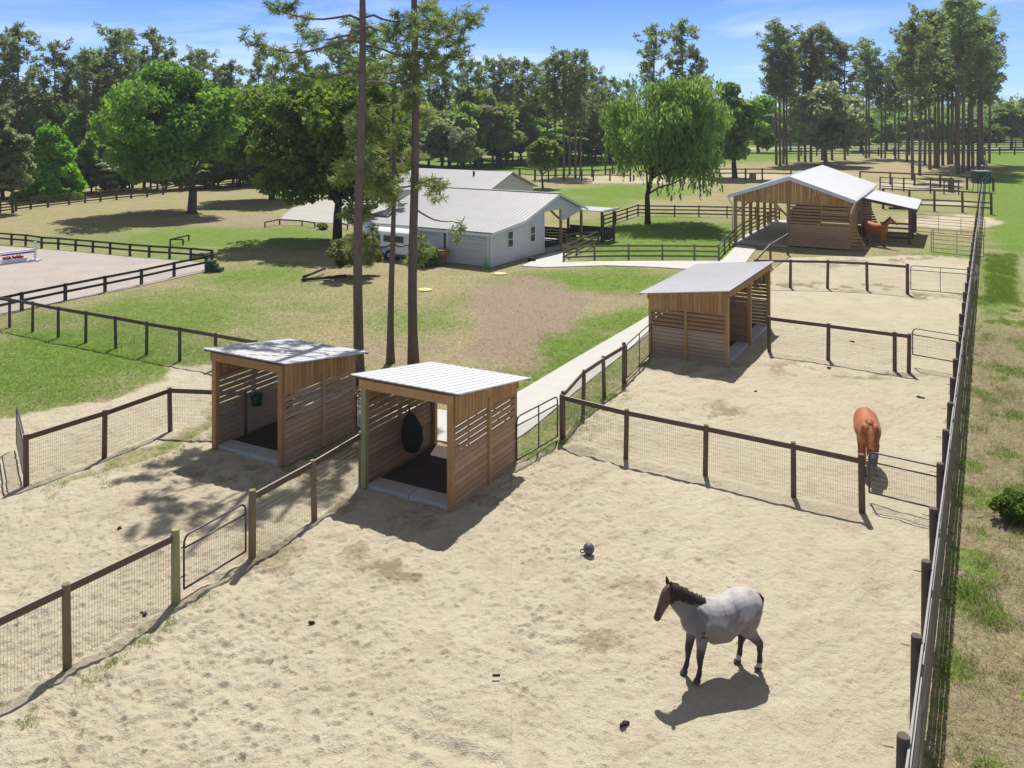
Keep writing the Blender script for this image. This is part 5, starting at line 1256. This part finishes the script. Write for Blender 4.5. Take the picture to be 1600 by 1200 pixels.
for P_, Wd, Dp in ((PA, 2.6, 3.2), (PB, 2.6, 3.0), (PC, 6.9, 3.05)):
    q = [tuple(P_(a, b, 0)[:2]) for a, b in ((0, 0), (Wd, 0), (Wd, Dp), (0, Dp))]; keep &= sdist(Xb, Yb, q) < -.05
cl_ = np.stack([Xb, Yb, np.full(N, -.025), .6+.9*rg.random(N)], 1)[keep]
blades('lawn_turf', 'short uneven green turf covering the lawns', cl_, 3, .085, .013, .07, 'grass', .9, 96)
# ------------------------------------------------------------------ horses
def coat_mat(name, rough=.5, mott=(.5, 60)):
    m, nt, b, out = new_mat(name); c = attr(nt, 'coat').outputs['Color']
    tc = nn(nt, 'ShaderNodeTexCoord').outputs['Object']
    n = noise(nt, tc, mott[1]*.35, 5, .7); n2 = noise(nt, tc, 5, 3)
    k = mth(nt, 'ADD', 1-mott[0]*.5, mth(nt, 'MULTIPLY', mth(nt, 'ADD', mth(nt, 'MULTIPLY', n, .5), mth(nt, 'MULTIPLY', n2, .5)), mott[0]))
    v = nn(nt, 'ShaderNodeVectorMath', operation='SCALE'); nt.links.new(c, v.inputs[0]); nt.links.new(k, v.inputs['Scale'])
    nt.links.new(v.outputs[0], b.inputs['Base Color']); b.inputs['Roughness'].default_value = rough; b.inputs['Specular IOR Level'].default_value = .35
    b.inputs['Sheen Weight'].default_value = .12
    bump(nt, b, n, .15, .01); return m
def chain(B, lab, pts, n=7):
    """pts: (x, y, z, rx, ry, rz) ellipsoids blended along a line"""
    for p, q in zip(pts, pts[1:]):
        for i in range(n):
            t = i/n; B.append((lab, [p[k]*(1-t)+q[k]*t for k in range(6)]))
    B.append((lab, list(pts[-1])))
def horse_mesh(neck, head, legs, belly=.235, wide=1.0, lt=1.0):
    B = []; zb = .955-belly if belly > .25 else .735
    def leg(lab, pts, n): chain(B, lab, [(x, y, z, a*lt, b*lt, c) for x, y, z, a, b, c in pts], n)
    chain(B, 'body', [(-.52, 0, .80, .07, .11*wide, .13), (-.44, 0, .80, .1, .165*wide, .19), (-.28, 0, .785, .12, .195*wide, .222), (-.05, 0, zb, .12, .205*wide, belly), (.13, 0, zb, .12, .195*wide, belly-.003), (.28, 0, .75, .12, .17*wide, .225), (.40, 0, .755, .1, .15*wide, .195), (.47, 0, .74, .07, .11*wide, .14)], 12)
    for sg in (1, -1):
        chain(B, 'body', [(-.40, sg*.10*wide, .78, .14, .085, .16), (-.36, sg*.105*wide, .68, .14, .085, .16)], 6); chain(B, 'body', [(.36, sg*.085*wide, .80, .10, .07, .15), (.34, sg*.09*wide, .68, .10, .065, .13)], 6)
    chain(B, 'body', [(.12, 0, .90, .1, .05, .06), (.27, 0, .925, .1, .05, .07), (.37, 0, .92, .08, .055, .09)], 4)
    chain(B, 'body', [(-.46, 0, .90, .1, .10, .08), (-.36, 0, .93, .12, .12, .085), (-.24, 0, .93, .12, .11, .07)], 8)
    chain(B, 'neck', neck, 8); chain(B, 'head', head, 6)
    for s, kind, dx, dz in legs:
        y = .10*s*wide
        if kind == 'f':
            chain(B, 'body', [(.36, y*.9, .70, .085, .06, .13), (.325, y, .57, .065, .05, .09)], 4)
            leg('fore', [(.325, y, .55, .062, .048, .06), (.325+dx*.35, y*.95, .43, .046, .041, .05), (.335+dx*.6, y*.9, .305, .037, .034, .04)], 5)
            leg('low', [(.335+dx*.6, y*.9, .29, .034, .032, .03), (.332+dx*.8, y*.88, .17, .022, .02, .03), (.338+dx*.95, y*.86, .095, .028, .026, .026), (.355+dx, y*.86, .055, .025, .025, .022)], 6)
            leg('hoof', [(.362+dx, y*.86, .032, .034, .032, .02), (.37+dx, y*.86, .010, .042, .038, .014)], 3)
        else:
            chain(B, 'body', [(-.37, y*.8, .72, .12, .07, .15), (-.30+dx*.1, y*.95, .58, .095, .06, .10)], 4)
            leg('thigh', [(-.31+dx*.15, y*.95, .55, .09, .055, .08), (-.39+dx*.5, y*.9, .43, .056, .042, .06), (-.455+dx*.75, y*.88, .335, .042, .034, .045)], 5)
            leg('low', [(-.46+dx*.8, y*.88, .32, .037, .031, .035), (-.452+dx*.92, y*.86, .19, .025, .023, .03), (-.448+dx*.98, y*.86, .10, .030, .027, .027)], 6)
            leg('sock', [(-.445+dx, y*.86, .09, .029, .027, .025), (-.43+dx, y*.86, .05, .026, .026, .02)], 3)
            leg('hoof', [(-.425+dx, y*.86, .030, .034, .032, .02), (-.418+dx, y*.86, .010, .042, .038, .014)], 3)
    return B
def remesh(B, scale, name, voxel):
    mb = MB()
    for lab, (x, y, z, a, b, c) in B: mb.ball((x*scale, y*scale, z*scale), a*scale, b*scale, c*scale, 20, 13)
    o = mb.build('tmp', M['ball']); m = o.modifiers.new('r', 'REMESH'); m.mode = 'VOXEL'; m.voxel_size = voxel; m.use_smooth_shade = True
    s = o.modifiers.new('s', 'SMOOTH'); s.factor = .5; s.iterations = 5
    dg = bpy.context.evaluated_depsgraph_get(); me = bpy.data.meshes.new_from_object(o.evaluated_get(dg)); me.name = name
    old = o.data; bpy.data.objects.remove(o); bpy.data.meshes.remove(old)
    me.materials.clear(); me.polygons.foreach_set('use_smooth', [True]*len(me.polygons)); return me
def paint(me, B, scale, fn):
    n = len(me.vertices); co = np.empty(n*3, np.float32); me.vertices.foreach_get('co', co); co = co.reshape(-1, 3)/scale
    best = np.full(n, 1e9); lab = np.zeros(n, int); names = []
    for l, (x, y, z, a, b, c) in B:
        if l not in names: names.append(l)
        d = np.sqrt(((co[:, 0]-x)/a)**2+((co[:, 1]-y)/b)**2+((co[:, 2]-z)/c)**2)-1; d *= min(a, b, c)
        k = d < best; best = np.where(k, d, best); lab = np.where(k, names.index(l), lab)
    col = fn(co, lab, names)
    a = me.attributes.new('coat', 'FLOAT_COLOR', 'POINT'); a.data.foreach_set('color', np.ascontiguousarray(np.concatenate([col, np.ones((n, 1))], 1), dtype=np.float32).ravel())
def hair(name, root, strands, w, mat, rg):
    """locks of hair as thin tapering tubes"""
    mb = MB()
    for pts in strands: mb.tube(pts, [w, w*1.1, w*.9, w*.35][:len(pts)] if len(pts) <= 4 else list(np.linspace(w, w*.3, len(pts))), 5, random.random())
    o = mb.build(name, mat, None); o.parent = root; return o
def horse(label, origin, heading, scale, neck, head, legs, fn, mat, mane_mat, mane_pts, tail_pts, ears, eyes, seed, mask=None, belly=.235, wide=1.0, mane_len=.13, ear_mat=None, mane_side=1, lt=1.2):
    rg = np.random.default_rng(seed); t = thing('horse', origin, label, 'horse'); t.rotation_euler = (0, 0, heading)
    B = horse_mesh(neck, head, legs, belly, wide, lt); me = remesh(B, scale, 'body', .0115*scale)
    paint(me, B, scale, fn); me.materials.append(mat); link('body', me, t)
    st = []
    for k in range(240):
        f = rg.random()*(len(mane_pts)-1); i = int(f); p = Vector(mane_pts[i]).lerp(Vector(mane_pts[i+1]), f-i)*scale
        sd = mane_side*(1 if rg.random() < .82 else -1); L = mane_len*scale*(.8+.3*rg.random())
        st.append([p, p+Vector((-.015+rg.normal()*.012, sd*.03*scale, .010*scale)), p+Vector((-.04+rg.normal()*.015, sd*.075*scale, -L*.45)), p+Vector((-.05+rg.normal()*.02, sd*.095*scale, -L))])
    hair('mane', t, st, .0095*scale, mane_mat, rg)
    st = []
    for k in range(46):
        o = Vector((rg.normal()*.014, rg.normal()*.016, rg.normal()*.01))*scale; s = 1+.12*rg.normal(); end = rg.normal(size=3)*.035*scale
        n = len(tail_pts); st.append([Vector(p)*scale+o*(1+1.6*i/n)+Vector(end)*(i/n)**2 for i, p in enumerate(tail_pts)])
    hair('tail', t, st, .016*scale, mane_mat, rg)
    for (bx, by, bz, tx, ty, tz) in ears:
        mb = MB(); a, b = Vector((bx, by, bz))*scale, Vector((tx, ty, tz))*scale
        mb.tube([a, a.lerp(b, .35), a.lerp(b, .75), b], [.022*scale, .026*scale, .017*scale, .003*scale], 8); o = mb.build('ear', ear_mat or mane_mat, None); o.parent = t
    for (x, y, z) in eyes:
        mb = MB(); mb.ball(Vector((x, y, z))*scale, .013*scale, .011*scale, .013*scale, 10, 8); o = mb.build('eye', M['glass'], None); o.parent = t
    return t
M['roan'] = coat_mat('blue_roan_coat', .65, (.95, 60)); M['chestnut'] = coat_mat('chestnut_coat', .6, (.3, 30))
M['mane_dark'] = surf('dark_mane', (.05, .03, .022), (.028, .018, .014), .6, 12, (1, 1, .3), .4)
M['mane_chestnut'] = surf('chestnut_mane', (.30, .12, .035), (.20, .07, .02), .55, 12, (1, 1, .3), .35)
M['mane_black'] = surf('dark_red_mane', (.07, .03, .015), (.05, .02, .012), .6, 12, (1, 1, .3), .35)
M['mask'] = surf('grey_mesh_mask', (.16, .15, .15), (.13, .12, .12), .8, 20, (1, 1, 1), .4)
def S(x, a, b): return sstep(x, a, b)
def lerp(a, b, t): return a*(1-t[:, None])+np.array(b)[None]*t[:, None]
def roan(co, lab, names):
    n = len(co); L = lambda s: (lab == names.index(s)) if s in names else np.zeros(n, bool)
    x, y, z = co.T; wn = (vnoise(x+3, z+y*.5+3, 9, 71)-.5)*.22+(vnoise(x+3, z+y+3, 30, 72)-.5)*.16; w = .05*np.sin(x*23+z*17)+.04*np.sin(x*41-z*31+y*20)
    pale = np.tile(np.array([.43, .405, .39]), (n, 1)); c = lerp(pale, (.27, .26, .27), np.clip((vnoise(x+5, z+y+5, 17, 73)-.5)*.9+(vnoise(x+y+5, z+y+5, 45, 74)-.5)*.9, 0, .7))
    c = lerp(c, (.235, .19, .17), S(-(z+wn), -.86, -.70))            # darker roan flank and belly, with the shade of the underside painted in
    c = lerp(c, (.17, .155, .155), S(x+w*.5, .27, .34))                 # dark shoulder and neck
    c = lerp(c, (.24, .21, .20), S(-x, .30, .45)*S(-z, -.80, -.62))
    c = np.where((L('neck'))[:, None], np.array([.16, .145, .145])[None], c)
    nk = L('neck'); c[nk] = np.array([.18, .165, .16])
    c[L('head')] = np.array([.125, .062, .042]); c[L('head') & (x > .865)] = np.array([.05, .032, .028])
    fo = L('fore'); c[fo] = lerp(np.tile(np.array([.19, .16, .155]), (fo.sum(), 1)), (.05, .035, .035), S(-z[fo], -.52, -.36))
    th = L('thigh'); c[th] = lerp(np.tile(np.array([.24, .21, .20]), (th.sum(), 1)), (.06, .042, .042), S(-z[th], -.50, -.38))
    c[L('low')] = np.array([.045, .03, .032]); c[L('hoof')] = np.array([.06, .05, .045]); c[L('sock')] = np.array([.48, .44, .40])
    # brand on the near shoulder: a 2, forward (+x) is to the left as seen
    two = [(.021, .026), (.010, .043), (-.012, .042), (-.019, .024), (-.004, .002), (.021, -.028), (-.024, -.028)]
    dm = np.full(n, 9.)
    for (a0, b0), (a1, b1) in zip(two, two[1:]):
        ex, ez = a1-a0, b1-b0; u, v = x-.335-a0, z-.62-b0; tt = np.clip((u*ex+v*ez)/(ex*ex+ez*ez), 0, 1)
        dm = np.minimum(dm, np.hypot(u-tt*ex, v-tt*ez))
    c[(dm < .0085) & (y > .03)] = np.array([.03, .022, .022])
    return c
def chest(co, lab, names):
    n = len(co); L = lambda s: (lab == names.index(s)) if s in names else np.zeros(n, bool)
    x, y, z = co.T
    c = np.tile(np.array([.37, .105, .018]), (n, 1)); c[L('neck')] = np.array([.31, .095, .022]); c[L('head')] = np.array([.27, .08, .02])
    c[L('low')] = np.array([.20, .06, .02]); c[L('hoof')] = np.array([.06, .05, .045]); c[L('sock')] = np.array([.22, .07, .02]); return c
# grey roan, side on, facing left
ff = (G(1068, 1056)+G(1091, 1063))/2; hh = (G(1156, 1034)+G(1183, 1046))/2
d = (ff-hh); head_ = math.atan2(d.y, d.x); sc_ = 1.34; mid = (ff+hh)/2
d.normalize()
roan_h = horse('dark headed grey roan horse standing alone on the near sand', mid, head_, sc_,
    [(.36, 0, .82, .15, .12, .20), (.48, 0, .92, .135, .105, .19), (.60, 0, 1.04, .115, .085, .155), (.70, 0, 1.12, .085, .07, .11)],
    [(.72, 0, 1.155, .07, .065, .075), (.755, 0, 1.10, .075, .075, .10), (.79, 0, 1.03, .068, .066, .088), (.83, 0, .955, .055, .052, .062), (.865, 0, .885, .048, .046, .052), (.885, 0, .845, .045, .046, .042)],
    [(1, 'f', .02, 0), (-1, 'f', .09, 0), (1, 'h', -.07, 0), (-1, 'h', .10, 0)], roan, M['roan'], M['mane_dark'],
    [(.26, 0, .985), (.36, 0, 1.03), (.48, 0, 1.11), (.60, 0, 1.19), (.70, 0, 1.225), (.755, 0, 1.19)], [(-.535, 0, .90), (-.575, 0, .84), (-.57, -.03, .70), (-.52, -.07, .55), (-.45, -.10, .44), (-.36, -.10, .36)],
    [(.715, .045, 1.21, .725, .06, 1.305), (.715, -.045, 1.21, .725, -.06, 1.305)], [(.80, .073, 1.06), (.80, -.073, 1.06)], 5, belly=.28, wide=1.2, mane_len=.15, lt=1.35)
# chestnut grazing towards the camera with a mask over its face
hd2 = math.atan2(-2.1, -.62); c2 = V(9.62, 22.95)
nk2 = [(.36, 0, .82, .12, .085, .16), (.50, 0, .77, .10, .075, .13), (.64, 0, .67, .085, .065, .11), (.76, 0, .56, .07, .055, .085)]
hd_ = [(.79, 0, .53, .06, .055, .06), (.84, 0, .46, .06, .06, .075), (.885, 0, .38, .052, .055, .065), (.93, 0, .30, .045, .045, .05), (.965, 0, .22, .038, .04, .042), (.98, 0, .185, .036, .04, .036)]
gh = horse('chestnut horse in a grey face mask grazing head down behind the mesh gate', c2, hd2, 1.44, nk2, hd_, [(1, 'f', .0, 0), (-1, 'f', .10, 0), (1, 'h', -.06, 0), (-1, 'h', .06, 0)], chest, M['chestnut'], M['mane_chestnut'],
    [(.28, 0, .985), (.38, 0, .97), (.50, 0, .89), (.64, 0, .775), (.76, 0, .645), (.80, 0, .59)], [(-.545, 0, .90), (-.60, 0, .85), (-.62, 0, .70), (-.60, 0, .5), (-.57, 0, .35)],
    [(.785, .04, .575, .80, .07, .66), (.785, -.04, .575, .80, -.07, .66)], [], 6, wide=1.18, mane_len=.10, mane_side=-1)
Bm = []; chain(Bm, 'm', [(x+.004, y, z+.004, a*1.13+.003, b*1.13+.003, c*1.13+.003) for x, y, z, a, b, c in hd_[:5]], 8)
mm = remesh(Bm, 1.44, 'face_mask', .014); mm.materials.append(M['mask']); link('face_mask', mm, gh)
# chestnut standing by the barn wall
hd3 = math.atan2(-.86, .5); c3 = G(1369, 384)
horse('chestnut horse with raised head standing in the shade line beside the wooden barn', c3, hd3, 1.72,
    [(.36, 0, .83, .12, .085, .16), (.46, 0, .95, .10, .075, .14), (.54, .03, 1.07, .08, .062, .11), (.60, .06, 1.16, .065, .055, .085)],
    [(.615, .065, 1.20, .058, .055, .055), (.67, .09, 1.17, .062, .058, .07), (.73, .12, 1.12, .055, .052, .06), (.79, .16, 1.06, .045, .045, .048), (.835, .19, 1.01, .04, .04, .04), (.85, .2, .99, .036, .038, .034)],
    [(1, 'f', .0, 0), (-1, 'f', .05, 0), (1, 'h', -.05, 0), (-1, 'h', .05, 0)], chest, M['chestnut'], M['mane_black'],
    [(.28, 0, .99), (.36, 0, 1.03), (.46, 0, 1.11), (.54, .03, 1.19), (.60, .06, 1.25)], [(-.545, 0, .90), (-.60, 0, .86), (-.62, 0, .70), (-.60, 0, .5), (-.57, 0, .35)],
    [(.61, .105, 1.235, .625, .115, 1.32), (.61, .03, 1.235, .625, .02, 1.32)], [], 8, mane_len=.12)

# summer haze
mb = MB(); mb.frame(V(-500, -60, -1.0), V(1000, 0, 0), V(0, 560, 0), V(0, 0, 42))
hz = mb.build('haze', M['ball']); hz['kind'] = 'stuff'; hz['label'] = 'thin pale summer haze in the air'; hz['category'] = 'haze'
hm = bpy.data.materials.new('haze'); hm.use_nodes = True; n_ = hm.node_tree; n_.nodes.clear()
ho = nn(n_, 'ShaderNodeOutputMaterial'); pv = nn(n_, 'ShaderNodeVolumePrincipled', ins={'Color': (.86, .92, 1.0, 1), 'Density': .00028, 'Anisotropy': .2})
n_.links.new(pv.outputs[0], ho.inputs['Volume']); hz.data.materials.clear(); hz.data.materials.append(hm)
